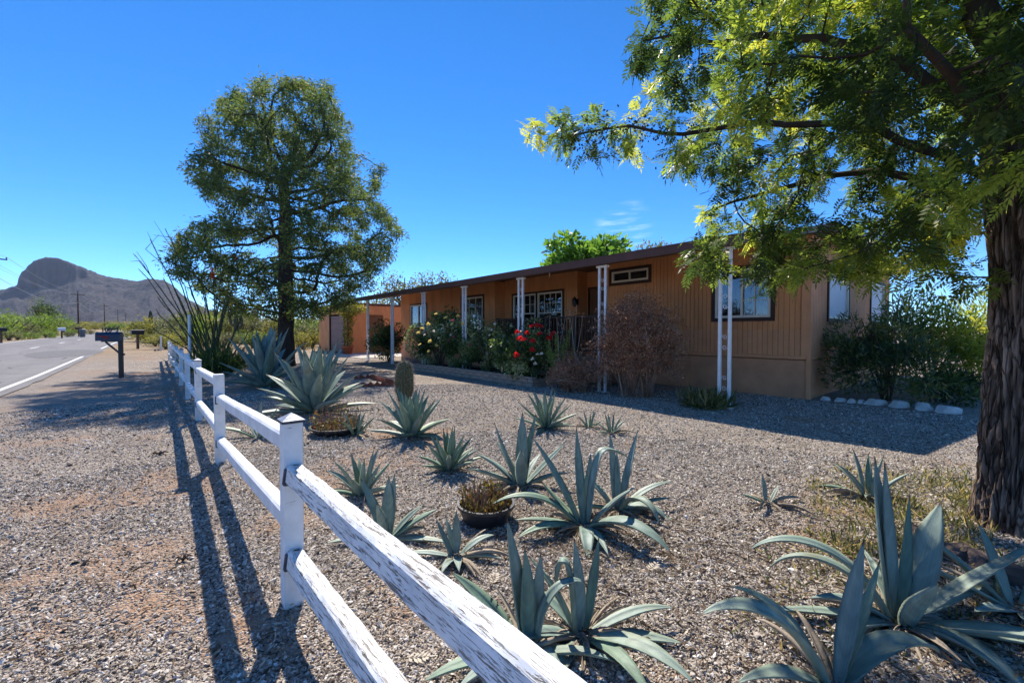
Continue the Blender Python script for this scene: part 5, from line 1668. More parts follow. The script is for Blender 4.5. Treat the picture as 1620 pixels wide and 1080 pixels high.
# right of the road beyond the driveway and behind the big tree
G4 = 'yellow green scrub beyond the yard'
for px, dp, sx, h in ((222, 52, 1.8, 2.6), (234, 46, 2.0, 3.0), (250, 44, 2.0, 2.8), (228, 40, 1.0, 1.3), (266, 42, 2.2, 3.1), (284, 40, 2.0, 2.8), (302, 44, 2.4, 3.4), (322, 42, 2.2, 3.2), (345, 46, 2.6, 3.8), (368, 43, 2.4, 3.2), (392, 42, 2.6, 3.6), (412, 46, 2.8, 4.2), (432, 42, 2.4, 3.2),
                      (472, 43, 2.4, 3.4), (488, 40, 2.0, 2.8), (500, 46, 2.8, 3.9), (455, 50, 3.0, 4.2), (380, 54, 3.2, 5.0), (330, 56, 3.2, 4.8), (262, 30, 1.1, 1.2), (276, 33, 1.3, 1.5), (246, 34, 1.0, 1.1), (292, 36, 1.4, 1.6), (318, 34, 1.4, 1.6), (352, 32, 1.3, 1.4), (400, 33, 1.4, 1.5), (480, 34, 1.2, 1.6), (494, 36, 1.3, 1.9), (508, 40, 1.6, 2.4), (430, 35, 1.3, 1.4)):
    shrub('yellow green desert shrub in the thicket beyond the yard', bp(px, dp), sx, h / 1.7, random.choice(('bush_yellow', 'bush_yellow', 'bush_grey', 'bush_bright')), G4)
# say of each shrub which one it is: colour, size, what it stands by
seen = {}
for o, mat, sx, sz in slab:
    x, y = o.location.x, o.location.y
    lat = x * math.cos(R(YAW)) - y * math.sin(R(YAW)); dep = x * math.sin(R(YAW)) + y * math.cos(R(YAW)); px = 810 + FPX * lat / dep
    colr = {'bush_yellow': 'yellow green', 'bush_bright': 'bright green', 'bush_grey': 'grey green'}[mat]
    if o['group'] == G1: wh = 'across the road in the tall hedge'
    elif o['group'] == G2: wh = 'at the far kerb of the road'
    elif o['group'] == G3: wh = 'in the scrub where the road ends'
    else: wh = 'beyond the driveway beside the far mailbox' if px < 250 else ('behind the ocotillo wands' if px < 390 else ('left of the big tree trunk' if px < 450 else 'between the big tree and the garage'))
    seen.setdefault((colr, wh), []).append((px, o))
NTH = ['first', 'second', 'third', 'fourth', 'fifth', 'sixth', 'seventh', 'eighth', 'ninth', 'tenth', 'eleventh', 'twelfth', 'thirteenth', 'fourteenth', 'fifteenth']
for (colr, wh), l_ in seen.items():
    l_.sort(key=lambda q: q[0])
    for k, (px, o) in enumerate(l_):
        o['label'] = f'{colr} shrub {wh}' if len(l_) == 1 else f'{colr} shrub {wh}, {NTH[k]} from the left'
shrub('dark round tree standing alone above the shrubs across the road', bp(65, 105), 4.0, 5.8, 'bush_dark', None, name='mesquite_tree', cat='tree')
# trees showing over the roof
def round_tree(label, loc, h, r, mat, nl, seed, leafL=0.25):
    o = thing('yard_tree', label, 'tree', loc)
    lb = lobes(16, r, r * 1.15, h - r * 1.5, seed, 0.5)
    link('crown', bush_mesh('yard_tree_crown', nl, lb, leafL, 0.55, seed), M[mat], o)
    m = MB(); m.tube([(0, 0, -0.2), (0.1, 0, h * 0.3), (0.0, 0.1, h * 0.6), (0.1, 0.1, h * 0.85)], [0.22, 0.17, 0.12, 0.04], 8)
    for k in range(7):
        a = k * 0.9; m.tube([(0.05, 0.05, h * (0.3 + 0.05 * k)), (math.cos(a) * r * 0.4, math.sin(a) * r * 0.4, h * 0.6), (math.cos(a) * r * 0.75, math.sin(a) * r * 0.75, h * 0.78)], [0.09, 0.06, 0.02], 5)
    m.build('trunk', M['bark_dark'], o, fix=False)
M['bright_tree'] = leafmat('fresh_green_tree_leaf', [(0.0, (0.055, 0.115, 0.022)), (0.5, (0.10, 0.20, 0.032)), (1.0, (0.17, 0.28, 0.05))], 0.5)
M['sparse_tree'] = leafmat('olive_tree_leaf', [(0.0, (0.065, 0.075, 0.035)), (1.0, (0.17, 0.165, 0.07))], 0.4)
round_tree('fresh green round crowned tree rising behind the roof', bp(928, 31), 9.0, 2.9, 'bright_tree', 15000, 3, 0.42)
round_tree('thin olive tree crown behind the left end of the roof', bp(640, 42), 7.9, 2.6, 'sparse_tree', 3000, 4, 0.22)
round_tree('olive tree behind the roof, the right one of the low pair', bp(698, 43), 8.2, 2.5, 'sparse_tree', 2400, 5, 0.22)
round_tree('small tree top peeping over the roof near the high window', bp(1036, 36), 9.6, 1.6, 'sparse_tree', 1200, 6, 0.2)
round_tree('low yellow green tree left of the garage', bp(596, 46), 6.4, 2.6, 'bush_yellow', 2600, 7, 0.22)

# ------------------------------------------------------------------ planting by the house
def special_bush(name, label, cat, loc, rx, h, n, L, W, mat, seed, up=0.3, nl=12):
    o = thing(name, label, cat, loc)
    link('foliage', bush_mesh(name + '_foliage', n, lobes(nl, rx, h * 0.80, 0.08 * h, seed, 0.40), L, W, seed, up), M[mat], o)
    link('stems', stems_mesh(name + '_stems', 14, rx, h, seed, 0.02), M['twig'], o)
    return o
M['rose_leaf'] = leafmat('rose_leaf', [(0.0, (0.032, 0.066, 0.024)), (0.45, (0.095, 0.155, 0.048)), (0.75, (0.20, 0.26, 0.10)), (1.0, (0.46, 0.50, 0.34))], 0.35, 0.32, 0.6)  # palest stops put glossy highlights into the leaf colour
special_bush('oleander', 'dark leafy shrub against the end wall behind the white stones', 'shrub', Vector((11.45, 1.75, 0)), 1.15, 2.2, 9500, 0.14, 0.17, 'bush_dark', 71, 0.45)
M['bush_lit'] = leafmat('sunlit_shrub_leaf', [(0.0, (0.10, 0.14, 0.030)), (0.5, (0.20, 0.25, 0.048)), (1.0, (0.34, 0.33, 0.07))], 0.6, 0.4, 0.4)  # bright stops put sunlight into the leaf colour of the backlit shrubs
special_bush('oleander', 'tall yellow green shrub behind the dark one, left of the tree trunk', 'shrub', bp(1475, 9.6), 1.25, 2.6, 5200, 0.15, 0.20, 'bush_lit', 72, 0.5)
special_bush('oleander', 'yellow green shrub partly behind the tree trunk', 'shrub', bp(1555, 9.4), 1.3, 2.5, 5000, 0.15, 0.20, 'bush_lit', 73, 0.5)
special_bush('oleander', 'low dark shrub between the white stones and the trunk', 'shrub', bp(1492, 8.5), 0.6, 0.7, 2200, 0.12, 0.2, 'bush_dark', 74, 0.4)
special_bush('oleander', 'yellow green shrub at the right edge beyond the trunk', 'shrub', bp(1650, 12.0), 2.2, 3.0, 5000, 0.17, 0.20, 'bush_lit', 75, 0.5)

petal = {}
def bloom_mesh(seed):
    r = np.random.default_rng(seed); V, F_ = [], []
    for k in range(14):
        a = k * 2.4; t_ = k / 14; e = R(80 - 62 * t_); ro = 0.35 + 0.6 * t_
        c = np.array([math.cos(a), math.sin(a), 0]); s = np.array([-math.sin(a), math.cos(a), 0]); up = np.array([0, 0, 1.0])
        b = c * 0.12 * t_; d = c * math.cos(e) + up * math.sin(e)
        n = len(V)
        V += [b, b + d * ro * 0.55 + s * ro * 0.42, b + d * ro * 0.95 - c * 0.05, b + d * ro * 0.55 - s * ro * 0.42]; F_.append((n, n + 1, n + 2, n + 3))
    return np_mesh('rose_bloom', np.array(V), np.array(F_), False, {'tint': r.random(len(V))})
bl_me = bloom_mesh(1)
def bloom_mat(name, c): return leafmat(name, [(0.0, vary(c, 0.75)), (1.0, vary(c, 1.1))], 0.3, 0.5, 0.3, tint_t=(1, 0.9, 0.9))
M['red_rose'] = bloom_mat('red_petal', (0.62, 0.018, 0.022)); M['yellow_rose'] = bloom_mat('yellow_petal', (0.82, 0.70, 0.22)); M['pink_rose'] = bloom_mat('pink_petal', (0.60, 0.08, 0.20)); M['white_rose'] = bloom_mat('white_petal', (0.78, 0.76, 0.62))
bl_by = {}
def blooms(o, specs, mat, r, dep):
    """Rose blooms sighted one by one."""
    if mat not in bl_by:
        me = bl_me.copy(); me.materials.append(M[mat]); bl_by[mat] = me
    for (px, py) in specs:
        d = CR @ Vector(((px - 810) / FPX, -(py - 540) / FPX, -1.0)); q = Vector((d.x * dep, d.y * dep, EYE + d.z * dep)) - Vector(o.location)
        b = link('rose_bloom', bl_by[mat], None, o, q, (random.uniform(0.4, 1.2), random.uniform(-0.4, 0.4), R(-50) + random.uniform(-0.8, 0.8)))
        b.scale = (r * random.uniform(0.85, 1.15),) * 3
yr = special_bush('rose_bush', 'big rose bush covered in yellow blooms behind the planter', 'rose bush', Vector((8.0, 13.6, 0.05)), 1.15, 2.3, 11000, 0.10, 0.5, 'rose_leaf', 76, 0.2)
blooms(yr, [(662, 527), (677, 513), (690, 497), (716, 513), (681, 540), (690, 547), (679, 556), (668, 520), (706, 503), (732, 512), (665, 545), (724, 500)], 'yellow_rose', 0.10, 14.1)
blooms(yr, [(672, 530), (686, 524), (700, 520), (712, 530), (745, 516), (694, 535)], 'white_rose', 0.07, 14.2)
pr = special_bush('rose_bush', 'smaller pink flecked rose bush right of the yellow one', 'rose bush', Vector((8.1, 12.0, 0.05)), 0.85, 1.9, 7000, 0.095, 0.5, 'rose_leaf', 77, 0.2)
blooms(pr, [(716, 507), (710, 539), (718, 533), (742, 545)], 'pink_rose', 0.065, 13.6)
rr_ = special_bush('rose_bush', 'rose bush full of red blooms in front of the deck railing', 'rose bush', Vector((7.85, 8.75, 0.05)), 0.95, 1.75, 9000, 0.085, 0.5, 'rose_leaf', 78, 0.2)
blooms(rr_, [(841, 517), (848, 515), (853, 517), (818, 526), (822, 536), (843, 540), (841, 554), (872, 533), (868, 535), (854, 529), (816, 562), (833, 527), (830, 538), (876, 528)], 'red_rose', 0.115, 10.7)
blooms(rr_, [(824, 525), (850, 561), (857, 560), (843, 568), (846, 575)], 'white_rose', 0.07, 10.7)
lr_ = special_bush('rose_bush', 'pale budded rose bush left of the red one', 'rose bush', Vector((7.9, 10.4, 0.05)), 0.85, 1.65, 7000, 0.085, 0.5, 'rose_leaf', 79, 0.2)
blooms(lr_, [(782, 513), (778, 522), (808, 516), (775, 530)], 'white_rose', 0.06, 12.0)
special_bush('porch_shrub', 'dark climbing shrub between the two farthest porch posts', 'shrub', Vector((8.5, 19.2, 0)), 1.15, 2.1, 4600, 0.13, 0.45, 'bush_dark', 80, 0.3)
# young fir-like light green shoots
sg = thing('rosemary', 'light green feathery sprig beside the red roses', 'shrub', Vector((7.75, 7.35, 0)))
rng = np.random.default_rng(33); P, D = [], []
for k in range(16):
    a = rng.uniform(0, 6.28); e = Vector((math.cos(a) * 0.34, math.sin(a) * 0.34, rng.uniform(0.8, 1.5)))
    for q in range(150):
        s = rng.uniform(0.35, 1.0); P.append(tuple(e * s + Vector(rng.normal(size=3)) * 0.02)); D.append(np.array(e.normalized()) * 0.8 + rng.normal(size=3) * 0.6)
M['fir'] = leafmat('light_green_needle', [(0.0, (0.13, 0.22, 0.06)), (1.0, (0.28, 0.38, 0.12))], 0.4)
f_ = link('foliage', foliage_mesh('sprig', np.array(P), np.array(D), 0.075, 0.012, rng), M['fir'], sg)
link('stems', stems_mesh('sprig_stems', 12, 0.35, 1.3, 4, 0.012), M['twig'], sg)
# vine pillar in a pot at the courtyard corner
vn = thing('potted_vine', 'yellow leaved vine climbing at the courtyard corner', 'vine', Vector((9.25, 27.0, 0.3)))
P, d = blob_points(2600, rng, [(0, 0, 0.5, 0.35, 0.35, 0.5), (0, 0, 1.1, 0.3, 0.3, 0.6), (0.1, 0, 1.8, 0.38, 0.38, 0.6), (0, -0.2, 2.5, 0.75, 0.75, 0.5), (0.6, 0.1, 2.55, 0.9, 0.5, 0.28)])
link('foliage', foliage_mesh('vine_foliage', P, d + rng.normal(size=P.shape), 0.14, 0.07, rng), M['bush_yellow'], vn)
m = MB(); m.tube([(0, 0, -0.1), (0.05, 0, 1.2), (0, 0.05, 2.5)], [0.05, 0.04, 0.03], 6); m.build('stems', M['twig'], vn)
p = MB(); p.lathe([(0.0, 0), (0.24, 0), (0.33, 0.42), (0.36, 0.42), (0.36, 0.50), (0.30, 0.50), (0.29, 0.44), (0.0, 0.44)], 20)
tag(p.build('clay_pot', M['terracotta'], loc=(9.25, 27.0, 0.03), smooth_=True), 'terracotta pot holding the vine by the garage', 'pot')

# dry brown shrub in front of the bare wall
M['dry_twig'] = simple('dry_brown_twig', (0.30, 0.18, 0.125), 0.9, 0.1, 0.45, 3, 0.2, 30)
M['pale_twig'] = simple('bleached_twig', (0.42, 0.36, 0.30), 0.9, 0.1, 0.2, 3)
M['dry_foliage'] = leafmat('dry_brown_leaf', [(0.0, (0.18, 0.075, 0.045)), (0.6, (0.38, 0.19, 0.115)), (1.0, (0.58, 0.38, 0.25))], 0.25, 0.7, 0.15, tint_t=(1, 0.9, 0.8))
def dry_shrub(label, loc, rx, h, ntw, nlf, seed, green=0):
    o = thing('dry_shrub', label, 'shrub', loc)
    r = np.random.default_rng(seed)
    m, m2 = MB(), MB(); P, D = [], []
    for k in range(ntw):
        a = r.uniform(0, 6.28); q = math.sqrt(r.random()) * rx * 0.95
        top = h * (1.02 - 0.45 * (q / rx) ** 2) * r.uniform(0.35, 1.0)
        p0 = Vector((r.normal() * 0.12, r.normal() * 0.12, 0)); p3 = Vector((math.cos(a) * q, math.sin(a) * q, top))
        p1 = p0.lerp(p3, 0.35) + Vector((r.normal() * 0.14, r.normal() * 0.14, 0.12 * h)); p2 = p0.lerp(p3, 0.75) + Vector((r.normal() * 0.16, r.normal() * 0.16, 0.08 * h))
        p4 = p3 + Vector((math.cos(a) * 0.2 + r.normal() * 0.12, math.sin(a) * 0.2 + r.normal() * 0.12, r.uniform(-0.35, 0.1)))
        p4.z = max(p4.z, 0.03)
        r0 = r.uniform(0.004, 0.010)
        (m2 if r.random() < 0.10 else m).tube([p0, p1, p2, p3, p4], [r0 * 1.5, r0, r0 * 0.8, r0 * 0.6, r0 * 0.3], 3, cap=False)
        for q in range(nlf):
            s = r.random(); b = p2.lerp(p3, s) if r.random() < 0.5 else (p3.lerp(p4, s) if r.random() < 0.6 else p1.lerp(p2, s))
            P.append(tuple(b + Vector(r.normal(size=3)) * 0.05)); D.append(r.normal(size=3) + np.array([0, 0, -0.3]))
    m.build('twigs', M['dry_twig'], o, fix=False); m2.build('bleached_twigs', M['pale_twig'], o, fix=False)
    link('foliage', foliage_mesh('dry_foliage', np.array(P), np.array(D), 0.06, 0.022, r), M['dry_foliage'], o)
    return o
dry_shrub('large dead reddish brown shrub in front of the long blank wall', Vector((8.15, 5.45, 0)), 0.86, 2.35, 1100, 24, 3)
ds = dry_shrub('low tangled half dead shrub at the left foot of the big dead one', Vector((7.6, 6.75, 0)), 0.55, 0.95, 380, 6, 4)
r5 = np.random.default_rng(55)
P, d = blob_points(700, r5, [(0, 0, 0.3, 0.4, 0.4, 0.3)]); link('green_shoots', foliage_mesh('green_shoots', P, d + [0, 0, 0.8], 0.10, 0.02, r5), M['bush_grey'], ds)
# pale dry stalks standing in front of the railing
st = thing('dry_stalks', 'tall pale dry stalks in front of the dark railing', 'plant', Vector((8.2, 7.6, 0)))
m = MB(); P = []; D = []
for k in range(9):
    a = Vector((r5.normal() * 0.25, r5.normal() * 0.3, 0)); b = a + Vector((r5.normal() * 0.22, r5.normal() * 0.35, r5.uniform(1.6, 2.5)))
    m.tube([a, a.lerp(b, 0.5) + Vector(r5.normal(size=3)) * 0.05, b], [0.008, 0.006, 0.003], 3, cap=False)
    for q in range(10 if k < 5 else 2): P.append(tuple(a.lerp(b, r5.uniform(0.75, 1.0)) + Vector(r5.normal(size=3)) * 0.04)); D.append(r5.normal(size=3))
m.build('stalks', M['pale_twig'], st, fix=False); link('dry_leaves', foliage_mesh('dry_leaves', np.array(P), np.array(D), 0.07, 0.035, r5), M['dry_foliage'], st)

# weeds: grassy tufts
M['weed'] = leafmat('weed_leaf', [(0.0, (0.050, 0.070, 0.025)), (0.5, (0.105, 0.120, 0.045)), (0.7, (0.24, 0.19, 0.09)), (1.0, (0.36, 0.28, 0.17))], 0.4)
def tuft(P0, n, h, spread, rng, lean=0.5):
    P = np.array(P0) + np.c_[rng.normal(size=(n, 2)) * spread, np.zeros(n)]
    D = rng.normal(size=(n, 3)) * lean + [0, 0, 1]
    D[:, 2] = np.abs(D[:, 2])
    return P, D, rng.uniform(0.5, 1.1, n) * h
def weed_thing(name, label, loc, n, h, spread, mat='weed', W=0.10, seed=1):
    r = np.random.default_rng(seed); P, D, L = tuft((0, 0, 0), n, h, spread, r)
    o = link(name, foliage_mesh(name, P, D, L, L * W, r), M[mat], None, loc); return tag(o, label, 'plant')
weed_thing('weed_clump', 'green weed clump at the foot of the nearest porch post', Vector((7.85, 3.75, 0)), 520, 0.42, 0.16, seed=2)
r6 = np.random.default_rng(66)
Ps, Ds, Ls = [], [], []
for k in range(240):
    px, py = r6.uniform(1290, 1560), r6.uniform(745, 880)
    if py < 760 and px < 1330: continue
    g = gp(px, py); P, D, L = tuft(tuple(g), int(r6.integers(5, 20)), r6.uniform(0.04, 0.15), 0.06, r6, 0.9); Ps.append(P); Ds.append(D); Ls.append(L)
for k in range(60):
    g = gp(r6.uniform(1180, 1600), r6.uniform(870, 1050)); P, D, L = tuft(tuple(g), 12, r6.uniform(0.04, 0.10), 0.05, r6, 0.9); Ps.append(P); Ds.append(D); Ls.append(L)
P, D, L = np.concatenate(Ps), np.concatenate(Ds), np.concatenate(Ls)
o = link('weeds', foliage_mesh('weeds', P, D, L, 0.010, r6, np.clip(r6.random(len(P)) * 1.1, 0, 1)), M['weed']); tag(o, kind='stuff')

# ------------------------------------------------------------------ pots with succulents
def pot_plant(potlabel, plantlabel, loc, r, h, seed, spread=1.0, hh=0.18, pot=True):
    if pot:
        p = MB(); p.lathe([(0.0, 0.0), (r * 0.80, 0.0), (r, h), (r * 1.05, h), (r * 1.05, h + 0.02), (r * 0.96, h + 0.02), (r * 0.93, h - 0.03), (0.0, h - 0.03)], 36)
        tag(p.build('plant_pot', M['pot'], loc=loc, smooth_=False), potlabel, 'pot')
        p = MB(); p.lathe([(r * 0.92, 0.0), (r * 0.5, 0.018), (0.0, 0.024)], 24); 
    q = np.random.default_rng(seed)
    o = thing('succulent_clump', plantlabel, 'succulent', Vector(loc) + Vector((0, 0, h - 0.028 if pot else 0)))
    if pot: p.build('soil', M['soil'], o)
    n = 1100
    a = q.uniform(0, 6.28, n); rr = np.sqrt(q.random(n)) * r * 0.92 * spread
    P = np.c_[np.cos(a) * rr, np.sin(a) * rr, q.uniform(0.0, hh * 0.75, n)]
    P[:, 2] *= 0.35 + 1.1 * np.clip(0.5 + 1.4 * frac_noise(P * [1, 1, 0], 7.0 / (r / 0.2)), 0, 1)
    link('foliage', foliage_mesh('succulent_foliage', P, q.normal(size=(n, 3)) * 0.7 + [0, 0, 0.8], q.uniform(0.02, 0.05, n), 0.016, q), M['succulent'], o)
    m = MB()
    for k in range(90):
        a = q.uniform(0, 6.28); rr = math.sqrt(q.random()) * r * 0.85 * spread; b = Vector((math.cos(a) * rr, math.sin(a) * rr, 0))
        m.tube([b, b + Vector((q.normal() * 0.03, q.normal() * 0.03, hh * q.uniform(0.3, 1.5)))], [0.004, 0.002], 3, cap=False)
    m.build('dry_stems', M['dry_twig'], o, fix=False)
M['succulent'] = leafmat('mottled_succulent', [(0.0, (0.055, 0.036, 0.02)), (0.4, (0.13, 0.085, 0.032)), (0.8, (0.19, 0.165, 0.05)), (1.0, (0.30, 0.09, 0.035))], 0.25)
pot_plant('black plastic bowl pot sunk in the gravel amid the agaves', 'yellowing succulent clump growing in the black bowl pot', gp(769, 822), 0.205, 0.115, 5, 1.0, 0.15)
pot_plant('dark low pot mostly hidden under brown succulents', 'bushy brown and orange succulent clump beside the fence', gp(533, 684), 0.34, 0.08, 6, 1.15, 0.27)

# ------------------------------------------------------------------ stones and edging bricks
def stone_mesh(seed, sx, sy, sz):
    bm = bmesh.new(); bmesh.ops.create_icosphere(bm, subdivisions=3, radius=1.0)
    for v in bm.verts:
        c = v.co.copy()
        q = 1 + 0.22 * mnoise.noise(c * 1.1 + Vector((seed, 0, 0))) + 0.12 * mnoise.noise(c * 3.1 + Vector((0, seed, 0)))
        for ax in ((1, 0.2, 0.1), (-0.6, 0.8, 0.2), (0.1, -0.9, 0.5), (0.2, 0.1, 1), (-0.8, -0.4, 0.4)):
            n_ = Vector(ax).normalized(); d = c.dot(n_)
            if d > 0.62: c -= n_ * (d - 0.62) * 0.92
        v.co = Vector((c.x * sx, c.y * sy, c.z * sz)) * q
    me = bpy.data.meshes.new('landscape_stone'); bm.to_mesh(me); bm.free(); return me
SL = [('smallest white stone at the house corner end of the row', 1306, 633, 0.10, 0.07), ('second white stone from the house corner', 1330, 635, 0.12, 0.07), ('third white stone from the house corner, small and squarish', 1347, 637, 0.09, 0.075), ('fourth white stone from the house corner', 1362, 638, 0.09, 0.07),
      ('long flat white stone in the middle of the row', 1386, 640, 0.20, 0.10), ('wedge shaped white stone right of the long flat one', 1423, 644, 0.19, 0.11), ('blocky white stone, second from the trunk end', 1459, 648, 0.18, 0.12), ('white stone at the trunk end of the row', 1499, 653, 0.20, 0.11)]
for k, (lab, px, py, a, b) in enumerate(SL):
    tag(link('landscape_stone', stone_mesh(k * 3.7, a, a * 0.7, b), M['stone'], None, gp(px, py) + Vector((0, 0, b * 0.45)), (0, 0, R(-YAW + random.uniform(-20, 20)))), lab, 'stone', 'white stones edging the shrub bed')
DR = [('brownish rock under the great agave leaves, left of its kind', 1462, 850, 0.10, 0.07), ('dark reddish rock just left of the trunk foot', 1516, 884, 0.13, 0.08), ('dark reddish rock at the middle of the three by the trunk', 1548, 896, 0.12, 0.08), ('dark reddish rock nearest the right edge', 1600, 918, 0.13, 0.09)]
for k, (lab, px, py, a, b) in enumerate(DR):
    tag(link('landscape_stone', stone_mesh(50 + k * 2.9, a, a * 0.75, b), M['dark_stone'], None, gp(px, py) + Vector((0, 0, b * 0.4)), (0, 0, random.uniform(0, 6))), lab, 'stone', 'dark rocks by the tree trunk')
for k, (lab, px, py, a, b) in enumerate((('pale boulder showing between the two big agaves', 398, 565, 0.26, 0.2), ('round white stone behind the two big agaves', 446, 568, 0.14, 0.14))):
    tag(link('landscape_stone', stone_mesh(90 + k * 2.9, a, a * 0.75, b), M['stone'], None, gp(px, py) + Vector((0, 0, b * 0.4)), (0, 0, 1.0)), lab, 'stone')
edg = thing('brick_edging', 'corner of tilted red bricks edging an old bed near the cactus', 'brick edging', gp(588, 606))
brk_ = MB(); brk_.box((-0.095, -0.045, -0.05), (0.095, 0.045, 0.05)); brme = bevelled(brk_, 'edging_brick', 0.006)
def brick_row(pa, pb):
    a, b = gp(*pa), gp(*pb); L = (b - a).length; n = max(2, int(L / 0.135)); ang = math.atan2((b - a).y, (b - a).x)
    for k in range(n):
        q = a.lerp(b, (k + 0.5) / n) - Vector(edg.location)
        link('brick', brme, M['brick'], edg, (q.x + random.uniform(-0.015, 0.015), q.y + random.uniform(-0.015, 0.015), 0.028), (0, R(42 + random.uniform(-8, 8)), ang + random.uniform(-0.15, 0.15)))
brick_row((560, 599), (588, 598)); brick_row((588, 599), (626, 609)); brick_row((572, 612), (624, 610))
# ------------------------------------------------------------------ loose gravel, twigs and leaf litter in front
rng = np.random.default_rng(99)
def scatter(n, rmax, rmin=0.0):
    """Points on the yard round the standpoint, evenly over the area of a ring sector."""
    r = np.sqrt(rng.uniform(rmin ** 2, rmax ** 2, n)); a = R(YAW) + rng.uniform(R(-64), R(64), n)
    return np.c_[np.sin(a) * r, np.cos(a) * r]
pts = np.concatenate([scatter(135000, 3.2, 0.7), scatter(160000, 6.0, 3.2), scatter(140000, 11.5, 6.0)])
rr = np.hypot(pts[:, 0], pts[:, 1])
keep = []
for i, (x, y) in enumerate(pts):
    b = bare_at(x, y)
    ok = rng.random() > b * 0.86 and x > -2.45 and not (x > 7.25 and y > 7.9) and x < 10.3
    keep.append(ok)
pts, rr = pts[keep], rr[keep]
zg = np.array([0.014 * mnoise.noise(Vector((x * 0.8, y * 0.8, 0))) + 0.006 * mnoise.noise(Vector((x * 3.1, y * 3.1, 5))) for x, y in pts])
scl = rng.lognormal(0, 0.38, len(pts)) * (0.0044 + 0.00036 * rr)
me = bpy.data.meshes.new('gravel'); me.vertices.add(len(pts)); me.vertices.foreach_set('co', np.c_[pts, zg + scl * 0.25].astype(np.float32).ravel())
at = me.attributes.new('scl', 'FLOAT', 'POINT'); at.data.foreach_set('value', scl.astype(np.float32))
at = me.attributes.new('rot', 'FLOAT_VECTOR', 'POINT'); at.data.foreach_set('vector', np.c_[rng.uniform(-0.85, 0.85, (len(pts), 2)), rng.uniform(0, 6.28, len(pts))].astype(np.float32).ravel())
print('gravel', len(pts))
t = NT('gravel_chips')
rn = t.rnd()
t.base(t.ramp(rn, [(0.0, (0.055, 0.045, 0.036)), (0.16, (0.17, 0.138, 0.112)), (0.45, (0.41, 0.348, 0.288)), (0.78, (0.55, 0.48, 0.41)), (0.93, (0.68, 0.62, 0.55)), (1.0, (0.84, 0.80, 0.74))]), 0.85, 0.2)
M['gravel'] = t.m
gravel = link('gravel', me, M['gravel']); tag(gravel, 'loose angular gravel chips spread over yard and verge', kind='stuff')
ng = bpy.data.node_groups.new('gravel_instancer', 'GeometryNodeTree')
ng.interface.new_socket('Geometry', in_out='INPUT', socket_type='NodeSocketGeometry'); ng.interface.new_socket('Geometry', in_out='OUTPUT', socket_type='NodeSocketGeometry')
gi, go = ng.nodes.new('NodeGroupInput'), ng.nodes.new('NodeGroupOutput')
jn = ng.nodes.new('GeometryNodeJoinGeometry')
for k in range(5):
    ic = ng.nodes.new('GeometryNodeMeshIcoSphere'); ic.inputs['Radius'].default_value = 1.0; ic.inputs['Subdivisions'].default_value = 1
    rv = ng.nodes.new('FunctionNodeRandomValue'); rv.data_type = 'FLOAT_VECTOR'; rv.inputs[0].default_value = (-0.34,) * 3; rv.inputs[1].default_value = (0.34,) * 3; rv.inputs['Seed'].default_value = k * 7 + 1
    sp_ = ng.nodes.new('GeometryNodeSetPosition'); ng.links.new(ic.outputs[0], sp_.inputs['Geometry']); ng.links.new(rv.outputs[0], sp_.inputs['Offset'])
    tr_ = ng.nodes.new('GeometryNodeTransform'); tr_.inputs['Scale'].default_value = [(1.35, 0.75, 0.4), (1.1, 0.85, 0.55), (1.7, 0.5, 0.38), (1.2, 1.0, 0.32), (0.95, 0.8, 0.65)][k]
    ss = ng.nodes.new('GeometryNodeSetShadeSmooth'); ss.inputs['Shade Smooth'].default_value = False
    sm = ng.nodes.new('GeometryNodeSetMaterial'); sm.inputs['Material'].default_value = M['gravel']
    gt = ng.nodes.new('GeometryNodeGeometryToInstance')
    ng.links.new(sp_.outputs[0], tr_.inputs[0]); ng.links.new(tr_.outputs[0], ss.inputs[0]); ng.links.new(ss.outputs[0], sm.inputs[0]); ng.links.new(sm.outputs[0], gt.inputs[0]); ng.links.new(gt.outputs[0], jn.inputs[0])
ip = ng.nodes.new('GeometryNodeInstanceOnPoints'); ip.inputs['Pick Instance'].default_value = True
def named(n, dt):
    nd = ng.nodes.new('GeometryNodeInputNamedAttribute'); nd.data_type = dt; nd.inputs['Name'].default_value = n
    return [s for s in nd.outputs if s.enabled][0]
ng.links.new(gi.outputs[0], ip.inputs['Points']); ng.links.new(jn.outputs[0], ip.inputs['Instance'])
ng.links.new(named('rot', 'FLOAT_VECTOR'), ip.inputs['Rotation']); ng.links.new(named('scl', 'FLOAT'), ip.inputs['Scale'])
ri = ng.nodes.new('FunctionNodeRandomValue'); ri.data_type = 'INT'
[s for s in ri.inputs if s.name == 'Max' and s.enabled][0].default_value = 4
ng.links.new([s for s in ri.outputs if s.enabled][0], ip.inputs['Instance Index'])
ng.links.new(ip.outputs[0], go.inputs[0])
gravel.modifiers.new('gravel', 'NODES').node_group = ng

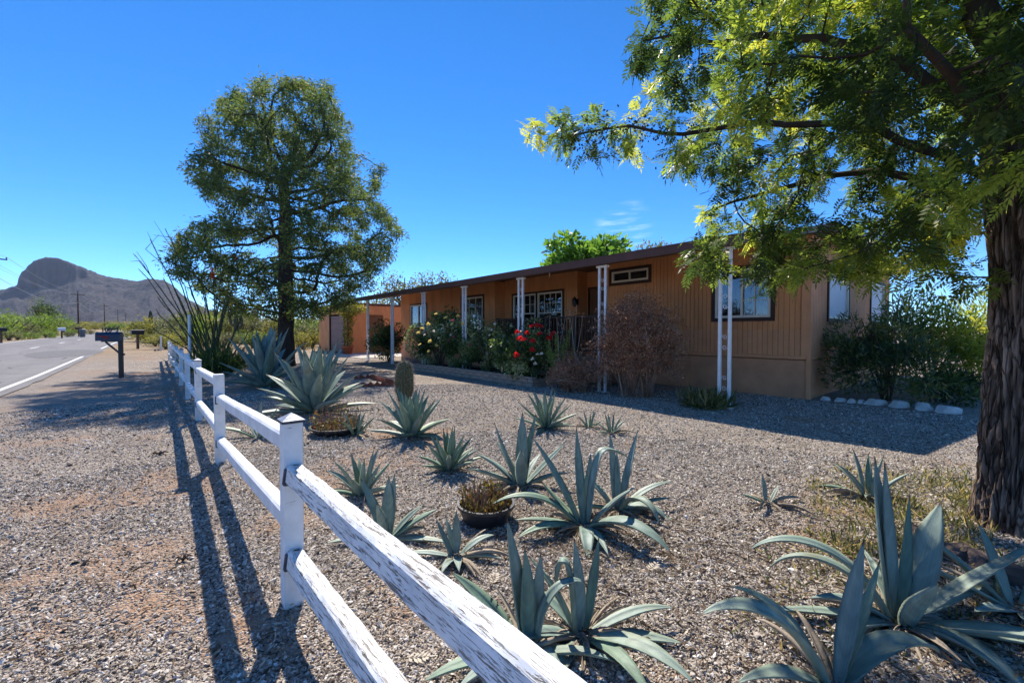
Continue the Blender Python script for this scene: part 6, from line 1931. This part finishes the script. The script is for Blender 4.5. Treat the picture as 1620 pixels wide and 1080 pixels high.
# dry leaf bits and twiglets
n = 9000
q = np.concatenate([scatter(4200, 3.4, 0.7), scatter(4800, 6.5, 3.4)])
u = gp(1420, 960); extra = np.c_[rng.normal(u.x, 0.7, 5200), rng.normal(u.y, 0.6, 5200)]; u2 = gp(930, 850); extra2 = np.c_[rng.normal(u2.x, 0.45, 3600), rng.normal(u2.y, 0.45, 3600)]
q = np.concatenate([q, extra, extra2]); q = q[q[:, 0] > -2.4]
P = np.c_[q, 0.012 + rng.random(len(q)) * 0.012]
D = rng.normal(size=(len(q), 3)); D[:, 2] *= 0.16
L = rng.uniform(0.02, 0.075, len(q)); W = np.where(rng.random(len(q)) < 0.6, 0.004, 0.011)
M['litter'] = leafmat('dry_leaf_litter', [(0.0, (0.06, 0.042, 0.03)), (0.4, (0.17, 0.115, 0.075)), (0.75, (0.34, 0.27, 0.19)), (1.0, (0.62, 0.55, 0.45))], 0.1, 0.8, 0.15, tint_t=(1, 1, 0.9))
tag(link('leaf_litter', foliage_mesh('leaf_litter', P, D, L, W, rng), M['litter']), 'dry leaf bits and twiglets strewn on the gravel', kind='stuff')
# a few bleached ferny leaves lying on the gravel
for k, (px, py, lab) in enumerate(((640, 1045, 'bleached ferny leaf lying right of the lower rail'), (1023, 906, 'bleached ferny leaf lying right of the middle agave clump'), (778, 928, 'bleached ferny leaf lying between pup and foreground agaves'), (1052, 760, 'pale ferny leaf lying right of the floppy agave'))):
    tv, tf = FT[k % 4]; s = 0.11
    me = np_mesh('fallen_leaf', np.c_[tv[:, 0] * s, tv[:, 1] * s, np.abs(tv[:, 2]) * s * 0.3 + 0.015], tf, False, {'tint': np.full(len(tv), 0.97)})
    tag(link('fallen_leaf', me, M['litter'], None, gp(px, py), (0, 0, R(-YAW + 40 * k))), lab, 'leaf')
# dark scrap of dry bark on the verge
for k, (px, py, s, lab) in enumerate(((252, 719, 0.085, 'dark curled scrap lying on the verge left of the fence'), (290, 887, 0.05, 'small dark scrap on the near verge'))):
    m = MB()
    for q_ in range(5):
        a = q_ * 1.3; m.tube([(0, 0, 0.012), (math.cos(a) * s * 0.6, math.sin(a) * s * 0.4, 0.03), (math.cos(a) * s, math.sin(a) * s * 0.8, 0.012)], [s * 0.16, s * 0.12, s * 0.04], 5)
    tag(m.build('bark_scrap', M['bark_dark'], None, True, fix=False, loc=gp(px, py)), lab, 'debris')

# ------------------------------------------------------------------ the thin blue air between here and the mountain
hz = MB(); hz.box((-7000, -7000, -7.0), (7000, 7000, 760.0))
hm = bpy.data.materials.new('thin_haze'); hm.use_nodes = True; hm.node_tree.nodes.clear()
ho = hm.node_tree.nodes.new('ShaderNodeOutputMaterial'); hv = hm.node_tree.nodes.new('ShaderNodeVolumePrincipled')
hv.inputs['Color'].default_value = (0.62, 0.76, 1.0, 1); hv.inputs['Density'].default_value = 0.00003; hv.inputs['Anisotropy'].default_value = 0.2
hm.node_tree.links.new(hv.outputs[0], ho.inputs['Volume'])
hm.cycles.homogeneous_volume = True
tag(hz.build('haze', hm), kind='stuff')
